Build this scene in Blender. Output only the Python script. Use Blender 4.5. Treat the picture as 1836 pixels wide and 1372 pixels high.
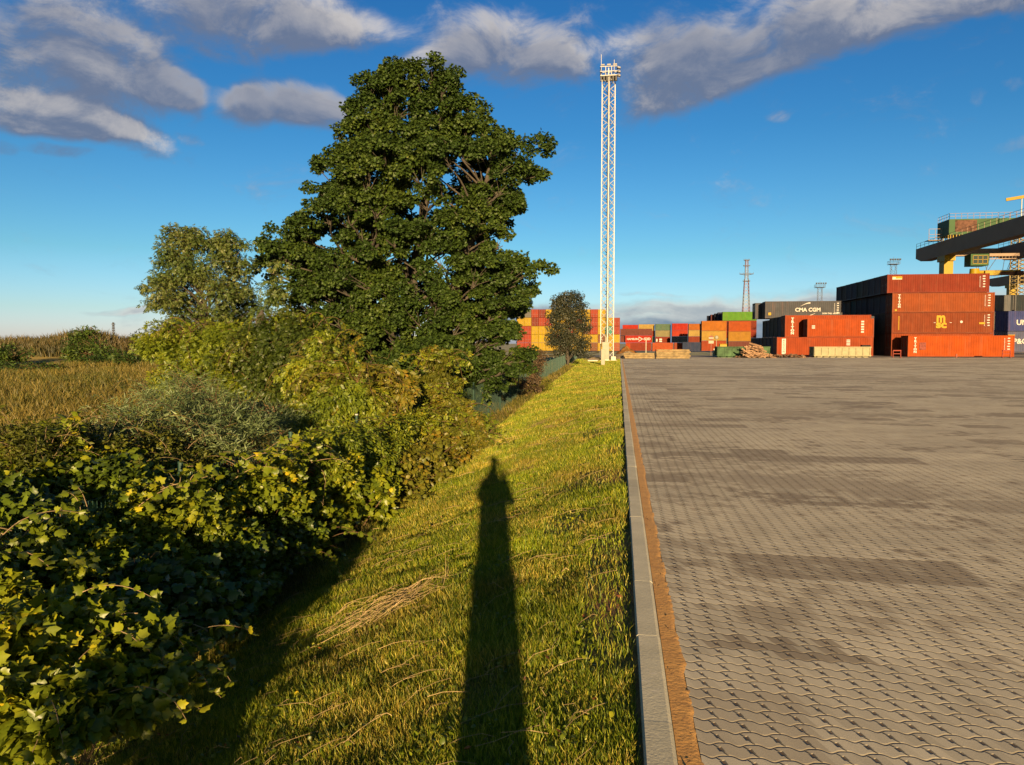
import bpy, bmesh, math, random
import numpy as np
from mathutils import Vector, Matrix
for _o in list(bpy.data.objects): bpy.data.objects.remove(_o)
sc = bpy.context.scene
R = math.radians
# ------------------------------------------------------------------ camera
YAW, PITCH, EYE, FPX, CX, CY = R(8.1), R(3.01), 1.70, 1350.0, 918.0, 686.0
cam_d = bpy.data.cameras.new('camera'); cam_d.sensor_width = 36.0
cam_d.lens = FPX / 1836.0 * 36.0; cam_d.clip_start = 0.03; cam_d.clip_end = 6000
cam = bpy.data.objects.new('camera', cam_d); sc.collection.objects.link(cam)
cam.location = (0, 0, EYE); cam.rotation_euler = (math.pi/2 - PITCH, 0, YAW); sc.camera = cam
sc.view_settings.view_transform = 'Standard'; sc.view_settings.look = 'None'
sc.view_settings.gamma = 1.0; sc.view_settings.exposure = 1.95
sc.cycles.max_bounces = 6; sc.cycles.diffuse_bounces = 3; sc.cycles.glossy_bounces = 2
sc.cycles.transmission_bounces = 4; sc.cycles.transparent_max_bounces = 8
SUN_EL, ANTI = R(8.75), R(-9.4)          # antisolar azimuth, measured from +Y, left negative
sun_dir = Vector((-math.sin(ANTI)*math.cos(SUN_EL), -math.cos(ANTI)*math.cos(SUN_EL), math.sin(SUN_EL)))
sl = bpy.data.lights.new('sun', 'SUN'); sl.energy = 5.0; sl.angle = R(0.55); sl.color = (1.0, 0.69, 0.37)
so = bpy.data.objects.new('sun', sl); sc.collection.objects.link(so)
so.rotation_euler = sun_dir.to_track_quat('Z', 'Y').to_euler()

_f = Vector((-math.sin(YAW)*math.cos(PITCH), math.cos(YAW)*math.cos(PITCH), -math.sin(PITCH)))
_r = Vector((math.cos(YAW), math.sin(YAW), 0)); _u = _r.cross(_f)
def ray(px, py): return (_f + _r*((px-CX)/FPX) + _u*((CY-py)/FPX)).normalized()
def at(px, py, Y):
    d = ray(px, py); t = Y/d.y; return Vector((d.x*t, Y, EYE + d.z*t))

# ------------------------------------------------------------------ node helper
class NT:
    def __init__(s, nt): s.nt = nt; s.n = nt.nodes; s.l = nt.links
    def new(s, t, **k):
        n = s.n.new(t)
        for a, b in k.items(): setattr(n, a, b)
        return n
    def put(s, sock, v):
        if v is None: return
        if isinstance(v, bpy.types.NodeSocket): s.l.new(v, sock)
        else: sock.default_value = v
    def m(s, op, a, b=None, c=None, clamp=False):
        n = s.new('ShaderNodeMath', operation=op, use_clamp=clamp)
        s.put(n.inputs[0], a); s.put(n.inputs[1], b)
        if c is not None: s.put(n.inputs[2], c)
        return n.outputs[0]
    def v(s, op, a, b=None):
        n = s.new('ShaderNodeVectorMath', operation=op); s.put(n.inputs[0], a)
        if b is not None: s.put(n.inputs[1], b)
        return n.outputs[1] if op in ('LENGTH', 'DOT_PRODUCT') else n.outputs[0]
    def xyz(s, x, y, z=0.0):
        n = s.new('ShaderNodeCombineXYZ'); s.put(n.inputs[0], x); s.put(n.inputs[1], y); s.put(n.inputs[2], z); return n.outputs[0]
    def sep(s, v):
        n = s.new('ShaderNodeSeparateXYZ'); s.put(n.inputs[0], v); return n.outputs
    def noise(s, vec, scale=5, detail=4, rough=0.55, dist=0.0, col=False):
        n = s.new('ShaderNodeTexNoise'); s.put(n.inputs['Vector'], vec)
        n.inputs['Scale'].default_value = scale; n.inputs['Detail'].default_value = detail
        n.inputs['Roughness'].default_value = rough; n.inputs['Distortion'].default_value = dist
        return n.outputs[1] if col else n.outputs[0]
    def white(s, vec):
        n = s.new('ShaderNodeTexWhiteNoise', noise_dimensions='3D'); s.put(n.inputs['Vector'], vec); return n.outputs[0]
    def ramp(s, fac, stops, interp='LINEAR'):
        n = s.new('ShaderNodeValToRGB'); n.color_ramp.interpolation = interp; e = n.color_ramp.elements
        while len(e) < len(stops): e.new(0.5)
        for i, (p, c) in enumerate(stops):
            e[i].position = p; e[i].color = (c[0], c[1], c[2], 1) if not isinstance(c, (int, float)) else (c, c, c, 1)
        s.put(n.inputs[0], fac); return n.outputs[0]
    def smooth(s, x, a, b, lo=0.0, hi=1.0):
        n = s.new('ShaderNodeMapRange', interpolation_type='SMOOTHSTEP'); s.put(n.inputs[0], x)
        n.inputs[1].default_value = a; n.inputs[2].default_value = b
        n.inputs[3].default_value = lo; n.inputs[4].default_value = hi; return n.outputs[0]
    def mix(s, f, a, b, mode='MIX'):
        n = s.new('ShaderNodeMix', data_type='RGBA', blend_type=mode)
        s.put(n.inputs[0], f)
        for k, v in ((6, a), (7, b)):
            if isinstance(v, (tuple, list)) and len(v) == 3: v = (*v, 1)
            s.put(n.inputs[k], v)
        return n.outputs[2]
    def bump(s, h, strength=1.0, dist=1.0):
        n = s.new('ShaderNodeBump'); n.inputs['Strength'].default_value = strength
        n.inputs['Distance'].default_value = dist; s.put(n.inputs['Height'], h); return n.outputs[0]

def material(name):
    m = bpy.data.materials.new(name); m.use_nodes = True; t = NT(m.node_tree)
    b = t.n['Principled BSDF']; return m, t, b
def plain(name, col, rough=0.6, metal=0.0, var=0.12, scale=3.0, spec=None):
    m, t, b = material(name)
    tc = t.new('ShaderNodeTexCoord').outputs['Object']
    n = t.noise(tc, scale, 5, 0.6)
    f = t.ramp(n, [(0.25, 1-var*1.6), (0.75, 1+var)])
    c = t.mix(1.0, (*col, 1), f, 'MULTIPLY'); t.put(b.inputs['Base Color'], c)
    b.inputs['Roughness'].default_value = rough; b.inputs['Metallic'].default_value = metal
    b.inputs['Specular IOR Level'].default_value = 0.12 if spec is None else spec
    return m

# ------------------------------------------------------------------ sky
def az_el(px, py):
    d = ray(px, py); return math.atan2(d.x, d.y), math.asin(d.z)
w = bpy.data.worlds.new('World'); sc.world = w; w.use_nodes = True; W = NT(w.node_tree)
bg = W.n['Background']
sky = W.new('ShaderNodeTexSky', sky_type='NISHITA'); sky.sun_disc = False
sky.sun_elevation = SUN_EL; sky.sun_rotation = math.atan2(sun_dir.x, sun_dir.y)
sky.air_density = 1.0; sky.dust_density = 0.35; sky.ozone_density = 2.5; sky.altitude = 20
D = W.new('ShaderNodeTexCoord').outputs['Generated']
dx, dy, dz = W.sep(D)
az = W.m('ARCTAN2', dx, dy); el = W.m('ARCSINE', dz)
# clouds: px ellipses measured in the photograph, turned into azimuth and elevation of the real sky
CL = [ # cx, cy, rx, ry, tilt(deg), weight
 (520,176,100,38,-4,1.2),(600,205,70,34,0,.95),(430,190,45,34,0,.8),
 (925,80,125,66,6,1.0),(780,118,85,40,-16,.8),(1010,120,55,28,20,.6),
 (40,90,210,85,0,.95),(190,60,150,60,24,.8),(250,120,90,40,24,.65),(470,14,200,56,0,1.0),(560,60,110,36,-12,.6),(400,80,80,30,10,.5),
 (60,200,150,38,0,.9),(235,165,100,32,14,.6),(322,165,40,30,0,.8),(225,245,90,28,16,.75),(120,228,90,24,0,.65),(330,250,24,13,0,.55),(105,270,54,11,0,.6),(10,262,34,12,0,.6),
 (1836,-10,130,40,0,.9),
 (1180,115,110,75,-12,1.0),(1330,80,180,66,-22,.95),(1250,160,100,34,-18,.6),(1500,42,190,50,-17,.95),(1720,5,200,42,-8,.9),
 (1100,552,120,12,0,.55),(1330,552,150,26,2,.8),(1560,548,140,22,3,.8),(1340,604,500,46,0,1.3),(1790,548,80,34,0,.9),(960,572,70,26,0,.8),
 (225,553,60,6,-1,.85),(470,557,60,6,0,.6),(155,556,18,3,0,.4),(1200,527,90,4,2,.5),
 (1800,262,50,13,-8,.42),(1815,158,26,11,0,.42),(1790,126,18,8,-20,.36),(1390,204,24,10,0,.36),(1740,180,16,12,0,.34)]
def cloud_density(daz, del_):
    P = W.xyz(W.m('ADD', az, daz), W.m('ADD', el, del_), 0)
    wn = W.noise(P, 7.0, 4, 0.62, 0.0, True)
    wv = W.v('MULTIPLY', W.v('SUBTRACT', wn, (0.5,0.5,0.5)), (0.085, 0.045, 0))
    Pw = W.v('ADD', P, wv); qx, qy, _ = W.sep(Pw); acc = 0.0     # the running sum rides in z, which keeps the node chain short of registers
    Pc = Pw
    for cx, cy, rx, ry, tilt, wt in CL:
        a0, e0 = az_el(cx, cy); a1, e1 = az_el(cx+rx, cy); a2, e2 = az_el(cx, cy-ry)
        mp = W.new('ShaderNodeMapping', vector_type='TEXTURE'); W.put(mp.inputs[0], Pc)
        mp.inputs['Location'].default_value = (a0, e0, 0); mp.inputs['Rotation'].default_value = (0, 0, R(-tilt))
        mp.inputs['Scale'].default_value = (abs(a1-a0)*1.15, abs(e2-e0)*1.15, 1e5)
        q = W.v('DOT_PRODUCT', mp.outputs[0], mp.outputs[0])
        g = W.m('MULTIPLY', W.m('POWER', 2.718, W.m('MULTIPLY', W.m('MULTIPLY', q, q), -1.0)), wt)
        acc = W.m('MAXIMUM', acc, g) if ry < 16 else W.m('ADD', acc, g)
        Pc = W.xyz(qx, qy, acc)
    n1 = W.noise(W.v('MULTIPLY', P, (1, 1.7, 1)), 10.0, 10, 0.66, 0.5)
    return W.m('ADD', W.m('MINIMUM', acc, 1.25), W.m('MULTIPLY', W.m('SUBTRACT', n1, 0.5), 2.4))
d0 = cloud_density(0.0, 0.0)
d1 = cloud_density(0.004, 0.022)
alpha = W.smooth(d0, 0.08, 1.25)
lit = W.smooth(W.m('SUBTRACT', d0, d1), -0.25, 0.85)
lowk = W.smooth(el, R(4.0), R(9.0))          # the far bank is seen through more air
shade = W.mix(lowk, (0.115, 0.195, 0.31), (0.15, 0.19, 0.29))
light = W.mix(lowk, (0.62, 0.64, 0.62), (0.72, 0.66, 0.60))
lit = W.m('MULTIPLY', lit, W.smooth(W.noise(W.xyz(az, el, 4.0), 5.0, 3, 0.5), 0.36, 0.58, 0.42, 1.0))
ccol = W.mix(lit, shade, light)
thick = W.smooth(d0, 0.8, 1.5)
ccol = W.mix(W.m('MULTIPLY', thick, 0.45), ccol, shade)
hsv = W.new('ShaderNodeHueSaturation'); hsv.inputs['Saturation'].default_value = 1.15; hsv.inputs['Value'].default_value = 1.0
W.put(hsv.inputs['Color'], sky.outputs[0])
SKYG = 0.05
tint_anti = W.ramp(W.m('DIVIDE', el, R(40)), [(0.0, (0.80, 0.86, 1.75)), (0.06, (0.62, 0.76, 1.15)), (0.16, (0.42, 0.66, 0.80)), (0.38, (0.245, 0.53, 0.71)), (0.6, (0.19, 0.46, 0.68)), (1.0, (0.2, 0.46, 0.68))])
# the sky around the low sun keeps its full brightness and warms the shade
tint = W.mix(W.smooth(dy, -0.35, 0.25), (0.95, 0.85, 0.75), tint_anti)
skyc = W.mix(1.0, hsv.outputs[0], tint, 'MULTIPLY')
CK = 1.0/(SKYG*2**sc.view_settings.exposure)
ccs = W.mix(1.0, ccol, (CK, CK, CK, 1), 'MULTIPLY')
W.put(bg.inputs['Color'], W.mix(W.m('MULTIPLY', alpha, 0.93), skyc, ccs)); bg.inputs['Strength'].default_value = SKYG
w.cycles.sampling_method = 'NONE'

# ------------------------------------------------------------------ object helpers
COL = sc.collection
def tag(o, label=None, cat=None, group=None, kind=None):
    if label: o['label'] = label
    if cat: o['category'] = cat
    if group: o['group'] = group
    if kind: o['kind'] = kind
    return o
def empty(name, loc=(0,0,0), rz=0.0):
    o = bpy.data.objects.new(name, None); COL.objects.link(o); o.location = loc; o.rotation_euler = (0,0,rz)
    o.empty_display_size = 0.2; return o
def link_mesh(name, me, parent=None, mats=()):
    o = bpy.data.objects.new(name, me); COL.objects.link(o)
    for m in mats: me.materials.append(m)
    if parent: o.parent = parent
    return o
class MB:
    def __init__(s): s.v = []; s.f = []; s.mi = []; s.cur = 0
    def quad(s, pts):
        b = len(s.v); s.v += [tuple(p) for p in pts]; s.f.append(tuple(range(b, b+len(pts)))); s.mi.append(s.cur)
    def box(s, x0, x1, y0, y1, z0, z1, M=None):
        c = [Vector((x, y, z)) for z in (z0, z1) for y in (y0, y1) for x in (x0, x1)]
        if M is not None: c = [M @ p for p in c]
        b = len(s.v); s.v += [tuple(p) for p in c]
        for q in ((0,2,3,1),(4,5,7,6),(0,1,5,4),(2,6,7,3),(0,4,6,2),(1,3,7,5)):
            s.f.append(tuple(b+i for i in q)); s.mi.append(s.cur)
    def bar(s, a, b_, w, h=None):
        a = Vector(a); b_ = Vector(b_); d = b_-a; L = d.length
        if L < 1e-6: return
        q = d.to_track_quat('Z', 'Y').to_matrix().to_4x4(); h = h or w
        s.box(-w/2, w/2, -h/2, h/2, 0, L, Matrix.Translation(a) @ q)
    def tube(s, pts, rad, n=6, cap=True):
        pts = [Vector(p) for p in pts]
        if isinstance(rad, (int, float)): rad = [rad]*len(pts)
        base = len(s.v); prev = None
        for i, p in enumerate(pts):
            d = (pts[min(i+1, len(pts)-1)] - pts[max(i-1, 0)]).normalized()
            if prev is None:
                a = d.orthogonal().normalized()
            else:
                a = (prev - d*prev.dot(d)).normalized()
            prev = a; b = d.cross(a)
            for k in range(n):
                t = 2*math.pi*k/n; s.v.append(tuple(p + (a*math.cos(t) + b*math.sin(t))*rad[i]))
        for i in range(len(pts)-1):
            for k in range(n):
                k2 = (k+1) % n
                s.f.append((base+i*n+k, base+i*n+k2, base+(i+1)*n+k2, base+(i+1)*n+k)); s.mi.append(s.cur)
        if cap:
            s.f.append(tuple(base+k for k in range(n))[::-1]); s.mi.append(s.cur)
            s.f.append(tuple(base+(len(pts)-1)*n+k for k in range(n))); s.mi.append(s.cur)
    def lathe(s, prof, n=24, c=(0,0,0)):
        base = len(s.v)
        for r, z in prof:
            for k in range(n):
                t = 2*math.pi*k/n; s.v.append((c[0]+r*math.cos(t), c[1]+r*math.sin(t), c[2]+z))
        for i in range(len(prof)-1):
            for k in range(n):
                k2 = (k+1) % n; s.f.append((base+i*n+k, base+i*n+k2, base+(i+1)*n+k2, base+(i+1)*n+k)); s.mi.append(s.cur)
    def mesh(s, name):
        me = bpy.data.meshes.new(name); me.from_pydata(s.v, [], s.f)
        if any(s.mi): me.polygons.foreach_set('material_index', s.mi)
        me.update(); return me
    def build(s, name, mat, parent=None, smooth=False, bevel=0.0):
        me = s.mesh(name)
        if smooth: me.polygons.foreach_set('use_smooth', [True]*len(me.polygons))
        mats = mat if isinstance(mat, (list, tuple)) else [mat]
        o = link_mesh(name, me, parent, mats)
        if bevel:
            bv = o.modifiers.new('bevel', 'BEVEL'); bv.width = bevel; bv.segments = 2; bv.limit_method = 'ANGLE'
        return o
def np_mesh(name, V, F, mats, parent=None, smooth=False, mi=None):
    """V (n,3), F (m,k) with constant k"""
    me = bpy.data.meshes.new(name); V = np.ascontiguousarray(V, dtype=np.float32); F = np.ascontiguousarray(F, dtype=np.int32)
    me.vertices.add(len(V)); me.vertices.foreach_set('co', V.ravel())
    m, k = F.shape; me.loops.add(m*k); me.loops.foreach_set('vertex_index', F.ravel())
    me.polygons.add(m); me.polygons.foreach_set('loop_start', np.arange(0, m*k, k, dtype=np.int32))
    try: me.polygons.foreach_set('loop_total', np.full(m, k, dtype=np.int32))
    except Exception: pass
    if mi is not None: me.polygons.foreach_set('material_index', np.asarray(mi, dtype=np.int32))
    if smooth: me.polygons.foreach_set('use_smooth', np.ones(m, dtype=bool))
    me.update(calc_edges=True)
    return link_mesh(name, me, parent, mats)
rng = np.random.default_rng(7)
# ------------------------------------------------------------------ ground and yard
def _vn(x, y, seed=0):
    """cheap smooth value noise, vectorised"""
    xi = np.floor(x).astype(np.int64); yi = np.floor(y).astype(np.int64); fx = x-xi; fy = y-yi
    fx = fx*fx*(3-2*fx); fy = fy*fy*(3-2*fy)
    def h(a, b):
        n = (a*374761393 + b*668265263 + seed*1442695041) & 0x7fffffff
        n = ((n ^ (n >> 13))*1274126177) & 0x7fffffff
        return ((n ^ (n >> 16)) & 0xffff)/65535.0
    return (h(xi,yi)*(1-fx)+h(xi+1,yi)*fx)*(1-fy) + (h(xi,yi+1)*(1-fx)+h(xi+1,yi+1)*fx)*fy
XK0, XK1, XS = 0.112, 0.248, 0.345      # kerb left, kerb right, outer edge of the sand strip
MOUNDS = [(-58,76,5,5,2.1),(-66,78,6,5,0.9),(-78,78,12,6,1.2),(-51,80,4,5,.7),(-95,80,14,8,1.4)]
def gz(x, y):
    x = np.asarray(x, dtype=float); y = np.asarray(y, dtype=float)
    zb = np.interp(y, [-20,5,10,22,35,52,66,74], [-1.35,-1.32,-1.25,-0.9,-0.6,-0.36,-0.1,-0.02])
    t = np.clip((XK0-x)/4.2, 0, 1); e = t**1.12
    ze = -0.05 + (zb+0.05)*e
    bump = (_vn(x*1.3, y*0.9, 3)-0.5)*0.05 + (_vn(x*4, y*4, 5)-0.5)*0.035
    ze = ze + bump*np.clip((XK0-x)/0.4, 0, 1)
    out = np.clip((-4.5-x)/6, 0, 1)
    ze = ze + out*((_vn(x*0.15, y*0.15, 9)-0.5)*0.5)
    ze = np.where((x < -4.5), ze - 0.12*np.sin(np.clip((-4.5-x)/3, 0, 1)*np.pi), ze)
    for cx, cy, sx, sy, h in MOUNDS:
        ze = ze + h*np.exp(-((x-cx)/sx)**2-((y-cy)/sy)**2)
    return ze
def gzf(x, y): return float(gz(np.array([x]), np.array([y]))[0])

m_earth, t, b = material('embankment_soil')
P = t.new('ShaderNodeNewGeometry').outputs['Position']
c = t.ramp(t.noise(P, 0.7, 6, 0.6), [(0.3, (0.055,0.060,0.014)), (0.5, (0.10,0.085,0.025)), (0.62, (0.075,0.078,0.016)), (0.75, (0.15,0.095,0.04))])
c = t.mix(t.ramp(t.noise(P, 30, 4), [(0.35, 0.0), (0.7, 0.6)]), c, (0.14,0.10,0.035,1))
px_, py_, pz_ = t.sep(P)
# bare earth right beside the kerb, in patches
bare = t.m('MULTIPLY', t.smooth(px_, -0.45, 0.02), t.smooth(t.noise(t.v('MULTIPLY', P, (1,0.45,1)), 1.6, 4), 0.46, 0.6))
c = t.mix(bare, c, (0.26,0.125,0.05,1))
# field: dry gold and olive patches
fld = t.smooth(px_, -4.5, -7.0)
cf = t.ramp(t.noise(t.v('MULTIPLY', P, (0.12,0.3,1)), 1.0, 6, 0.6), [(0.3, (0.10,0.10,0.025)), (0.45, (0.13,0.11,0.035)), (0.55, (0.20,0.15,0.045)), (0.7, (0.09,0.09,0.025))])
c = t.mix(fld, c, cf)
t.put(b.inputs['Base Color'], c); b.inputs['Roughness'].default_value = 0.95
b.inputs['Specular IOR Level'].default_value = 0.1
t.put(b.inputs['Normal'], t.bump(t.noise(P, 25, 5), 0.6, 0.02))

def grid(name, xs, ys, fn, mat, kind='structure'):
    X, Y = np.meshgrid(xs, ys); Z = fn(X.ravel(), Y.ravel())
    V = np.stack([X.ravel(), Y.ravel(), Z], 1); nx = len(xs)
    i = np.arange(len(ys)-1)[:,None]*nx + np.arange(nx-1)[None,:]; i = i.ravel()
    F = np.stack([i, i+1, i+nx+1, i+nx], 1)
    o = np_mesh(name, V, F, [mat], smooth=True); tag(o, kind=kind); return o
xs = np.unique(np.concatenate([np.linspace(-4.6, XK0, 60), -4.6-np.geomspace(0.15, 240, 90)]))
ys = np.unique(np.concatenate([np.linspace(-14, 2, 30), 2+np.geomspace(0.1, 160, 170)]))
grid('embankment_ground', xs, ys, gz, m_earth)

# yard paving -------------------------------------------------------
m_pave, t, b = material('interlocking_concrete_paving')
P = t.new('ShaderNodeNewGeometry').outputs['Position']
px_, py_, _z = t.sep(P)
PU, PV = 0.1235, 0.1035
jit = t.noise(P, 1.1, 3)
u = t.m('DIVIDE', t.m('ADD', px_, t.m('MULTIPLY', t.m('SUBTRACT', jit, 0.5), 0.02)), PU)
v = t.m('DIVIDE', t.m('ADD', py_, t.m('MULTIPLY', t.m('SUBTRACT', jit, 0.5), 0.02)), PV)
ph = t.m('MULTIPLY', u, 2*math.pi)
wav = t.m('ADD', t.m('MULTIPLY', t.m('SINE', t.m('ADD', ph, 0.6)), 0.115), t.m('MULTIPLY', t.m('SINE', t.m('MULTIPLY', ph, 2.0)), 0.03))
vv = t.m('ADD', v, wav)
row = t.m('FLOOR', vv); fv = t.m('SUBTRACT', t.m('SUBTRACT', vv, row), 0.5)
uu = t.m('ADD', u, t.m('MULTIPLY', fv, 0.42))
colm = t.m('FLOOR', uu); fu = t.m('SUBTRACT', t.m('SUBTRACT', uu, colm), 0.5)
dr = t.m('MULTIPLY', t.m('SUBTRACT', 0.5, t.m('ABSOLUTE', fv)), PV)      # metres to the row joint
dc = t.m('MULTIPLY', t.m('ABSOLUTE', fu), PU)                            # metres to the zigzag joint
hu = t.m('ABSOLUTE', t.m('ADD', t.m('MULTIPLY', fu, PU), t.m('MULTIPLY', fv, -0.022)))
hv = t.m('ABSOLUTE', t.m('MULTIPLY', fv, PV))
hole = t.m('ADD', t.m('MAXIMUM', t.m('SUBTRACT', hu, 0.0068), t.m('SUBTRACT', hv, 0.0140)), t.m('MULTIPLY', t.smooth(t.noise(P, 5.0, 3), 0.45, 0.70), 0.0045))
wj = t.m('MULTIPLY_ADD', t.noise(P, 9, 3), 0.004, 0.0002)
jd = t.m('MINIMUM', t.m('SUBTRACT', t.m('MINIMUM', dr, t.m('MULTIPLY_ADD', dc, 1.35, 0.0003)), wj), hole)
top = t.smooth(jd, -0.0022, -0.0004)
hgt = t.smooth(jd, -0.0022, 0.0062)                                     # 0 in a joint, 1 on the stone
fade = t.smooth(py_, 22.0, 70.0, 1.0, 0.35)
sid = t.xyz(colm, row, 0)
rnd = t.white(sid)
# stain patches follow whole stones: quantised position
qp = t.xyz(t.m('MULTIPLY', t.m('FLOOR', t.m('DIVIDE', colm, 2.0)), 2*PU), t.m('MULTIPLY', row, PV), 0)
st = t.noise(t.v('MULTIPLY', qp, (0.5, 0.9, 1)), 0.75, 5, 0.62)
st2 = t.noise(t.v('MULTIPLY', qp, (0.16, 0.30, 1)), 0.5, 6, 0.66)
stain = t.m('MAXIMUM', t.smooth(t.m('ADD', st, t.m('MULTIPLY', t.m('SUBTRACT', rnd, 0.5), 0.10)), 0.575, 0.60), t.m('MULTIPLY', t.smooth(t.m('ADD', st2, t.m('MULTIPLY', t.m('SUBTRACT', rnd, 0.5), 0.12)), 0.535, 0.57), 0.7))
qb = t.xyz(t.m('MULTIPLY', t.m('FLOOR', t.m('DIVIDE', colm, 7.0)), 7*PU), t.m('MULTIPLY', t.m('FLOOR', t.m('DIVIDE', row, 6.0)), 6*PV), 0)
sb = t.smooth(t.noise(t.v('MULTIPLY', qb, (0.32, 0.5, 1)), 1.0, 4, 0.7), 0.56, 0.585)
sb = t.m('MULTIPLY', sb, t.ramp(rnd, [(0.0, 0.25), (0.25, 1.0)]))
stain = t.m('MAXIMUM', stain, sb)
blk = t.white(t.xyz(t.m('FLOOR', t.m('DIVIDE', colm, 9.0)), t.m('FLOOR', t.m('DIVIDE', row, 8.0)), 3.0))
base = t.ramp(t.noise(P, 1.7, 5, 0.6), [(0.3, (0.350,0.312,0.222)), (0.7, (0.425,0.382,0.272))])
base = t.mix(1.0, base, t.ramp(rnd, [(0, 0.84), (0.2, 0.97), (1, 1.07)]), 'MULTIPLY')
base = t.mix(1.0, base, t.ramp(blk, [(0, 0.88), (1, 1.06)]), 'MULTIPLY')
base = t.mix(1.0, base, t.ramp(t.noise(P, 220, 2), [(0.3, 0.82), (0.7, 1.12)]), 'MULTIPLY')
base = t.mix(t.m('MULTIPLY', stain, 0.64), base, (0.12,0.090,0.055,1))
jc = t.mix(fade, base, t.ramp(t.noise(P, 3.0, 4), [(0.35, (0.055,0.038,0.024)), (0.65, (0.15,0.10,0.055))]))
c = t.mix(top, jc, base)
t.put(b.inputs['Base Color'], c); b.inputs['Roughness'].default_value = 0.82
b.inputs['Specular IOR Level'].default_value = 0.25
hh = t.m('ADD', t.m('MULTIPLY', hgt, t.m('MULTIPLY', fade, 0.019)), t.m('MULTIPLY', t.noise(P, 160, 3), 0.0006))
hh = t.m('ADD', hh, t.m('MULTIPLY', t.white(t.xyz(colm, row, 7.0)), t.m('MULTIPLY', top, 0.0008)))
t.put(b.inputs['Normal'], t.bump(hh, 1.0, 1.0))
grid('paved_yard', np.array([XS, 2, 8, 30, 90, 260]), np.array([-16, 0, 10, 30, 60, 93.0]), lambda x, y: 0*x, m_pave)

# asphalt beyond the paving
m_asph = plain('old_asphalt', (0.13,0.12,0.105), 0.9, 0, 0.3, 0.4)
def zfar(x, y): return np.interp(y, [93, 103, 148, 175, 240, 400], [-0.004, -0.01, -0.02, -0.4, -1.55, -1.6]) 
grid('asphalt_ground', np.linspace(-3.2, 320, 24), np.array([93, 100, 106.0]), lambda x, y: 0*x-0.006, m_asph)
m_rough, t, b = material('rough_grass_ground')
P = t.new('ShaderNodeNewGeometry').outputs['Position']
c = t.ramp(t.noise(P, 0.25, 6, 0.65), [(0.3, (0.075,0.10,0.02)), (0.5, (0.13,0.125,0.035)), (0.7, (0.22,0.17,0.09))])
# the container area to the right is asphalted
c = t.mix(t.smooth(t.sep(P)[0], 26, 27), c, (0.15,0.13,0.11,1)); c = t.mix(t.smooth(t.sep(P)[1], 150, 175), c, (0.13,0.115,0.09,1))
t.put(b.inputs['Base Color'], c); b.inputs['Roughness'].default_value = 0.95
grid('far_ground', np.concatenate([np.linspace(-30, 60, 20), [100, 200, 500]]), np.array([106, 120, 148, 165, 175, 200, 240, 320, 500.0]), zfar, m_rough)
m_plain, t, b = material('distant_land')
P = t.new('ShaderNodeNewGeometry').outputs['Position']
c = t.ramp(t.noise(P, 0.02, 6, 0.6), [(0.3, (0.07,0.085,0.03)), (0.6, (0.15,0.13,0.05))])
t.put(b.inputs['Base Color'], c); b.inputs['Roughness'].default_value = 1.0
grid('distant_land', np.linspace(-3000, 3000, 9), np.linspace(-500, 4000, 9), lambda x, y: 0*x-2.2, m_plain)

# kerb: concrete stones 1 m long, each its own thing -----------------
m_kerb, t, b = material('kerb_concrete')
P = t.new('ShaderNodeNewGeometry').outputs['Position']
oi = t.new('ShaderNodeObjectInfo').outputs['Random']
c = t.ramp(t.noise(P, 3.0, 6, 0.6), [(0.3, (0.28,0.265,0.185)), (0.7, (0.38,0.355,0.25))])
c = t.mix(1.0, c, t.ramp(oi, [(0, 0.86), (1, 1.1)]), 'MULTIPLY')
c = t.mix(1.0, c, t.ramp(t.noise(P, 120, 3), [(0.3, 0.86), (0.7, 1.08)]), 'MULTIPLY')
c = t.mix(t.smooth(t.noise(t.v('MULTIPLY', P, (1,3,1)), 4, 5, 0.7), 0.6, 0.72, 0, 0.5), c, (0.50,0.45,0.39,1))
t.put(b.inputs['Base Color'], c); b.inputs['Roughness'].default_value = 0.85
t.put(b.inputs['Normal'], t.bump(t.noise(P, 70, 4), 0.5, 0.004))
def kerb_mesh():
    prof = [(XK0,-0.22),(XK0,0.012),(XK0+0.008,0.020),(XK1-0.022,0.020),(XK1-0.006,0.010),(XK1,-0.012),(XK1,-0.22)]
    mb = MB(); y0, y1 = 0.0006, 0.9994; n = len(prof)
    for (a, b2) in zip(prof[:-1], prof[1:]): mb.quad([(a[0],y0,a[1]),(a[0],y1,a[1]),(b2[0],y1,b2[1]),(b2[0],y0,b2[1])])
    mb.quad([(p[0],y0,p[1]) for p in prof]); mb.quad([(p[0],y1,p[1]) for p in prof][::-1])
    return mb.mesh('kerb_stone')
_km = kerb_mesh(); _km.materials.append(m_kerb)
_r1 = random.Random(4)
for k in range(-6, 92):
    o = bpy.data.objects.new('kerb_stone', _km); COL.objects.link(o)
    o.location = (_r1.uniform(-.003,.003), k+0.32, _r1.uniform(-.0006,.0006))
    tag(o, 'grey concrete kerb stone in the long row between the grass bank and the sand joint', 'kerb stone', 'kerb stones along the paved yard')
m_jm = plain('mortar', (0.30,0.26,0.21), 0.95)
mb = MB(); mb.box(XK0+.004, XK1-.004, -6, 92.5, -0.25, 0.006); tag(mb.build('kerb_mortar', m_jm), kind='structure')
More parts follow.
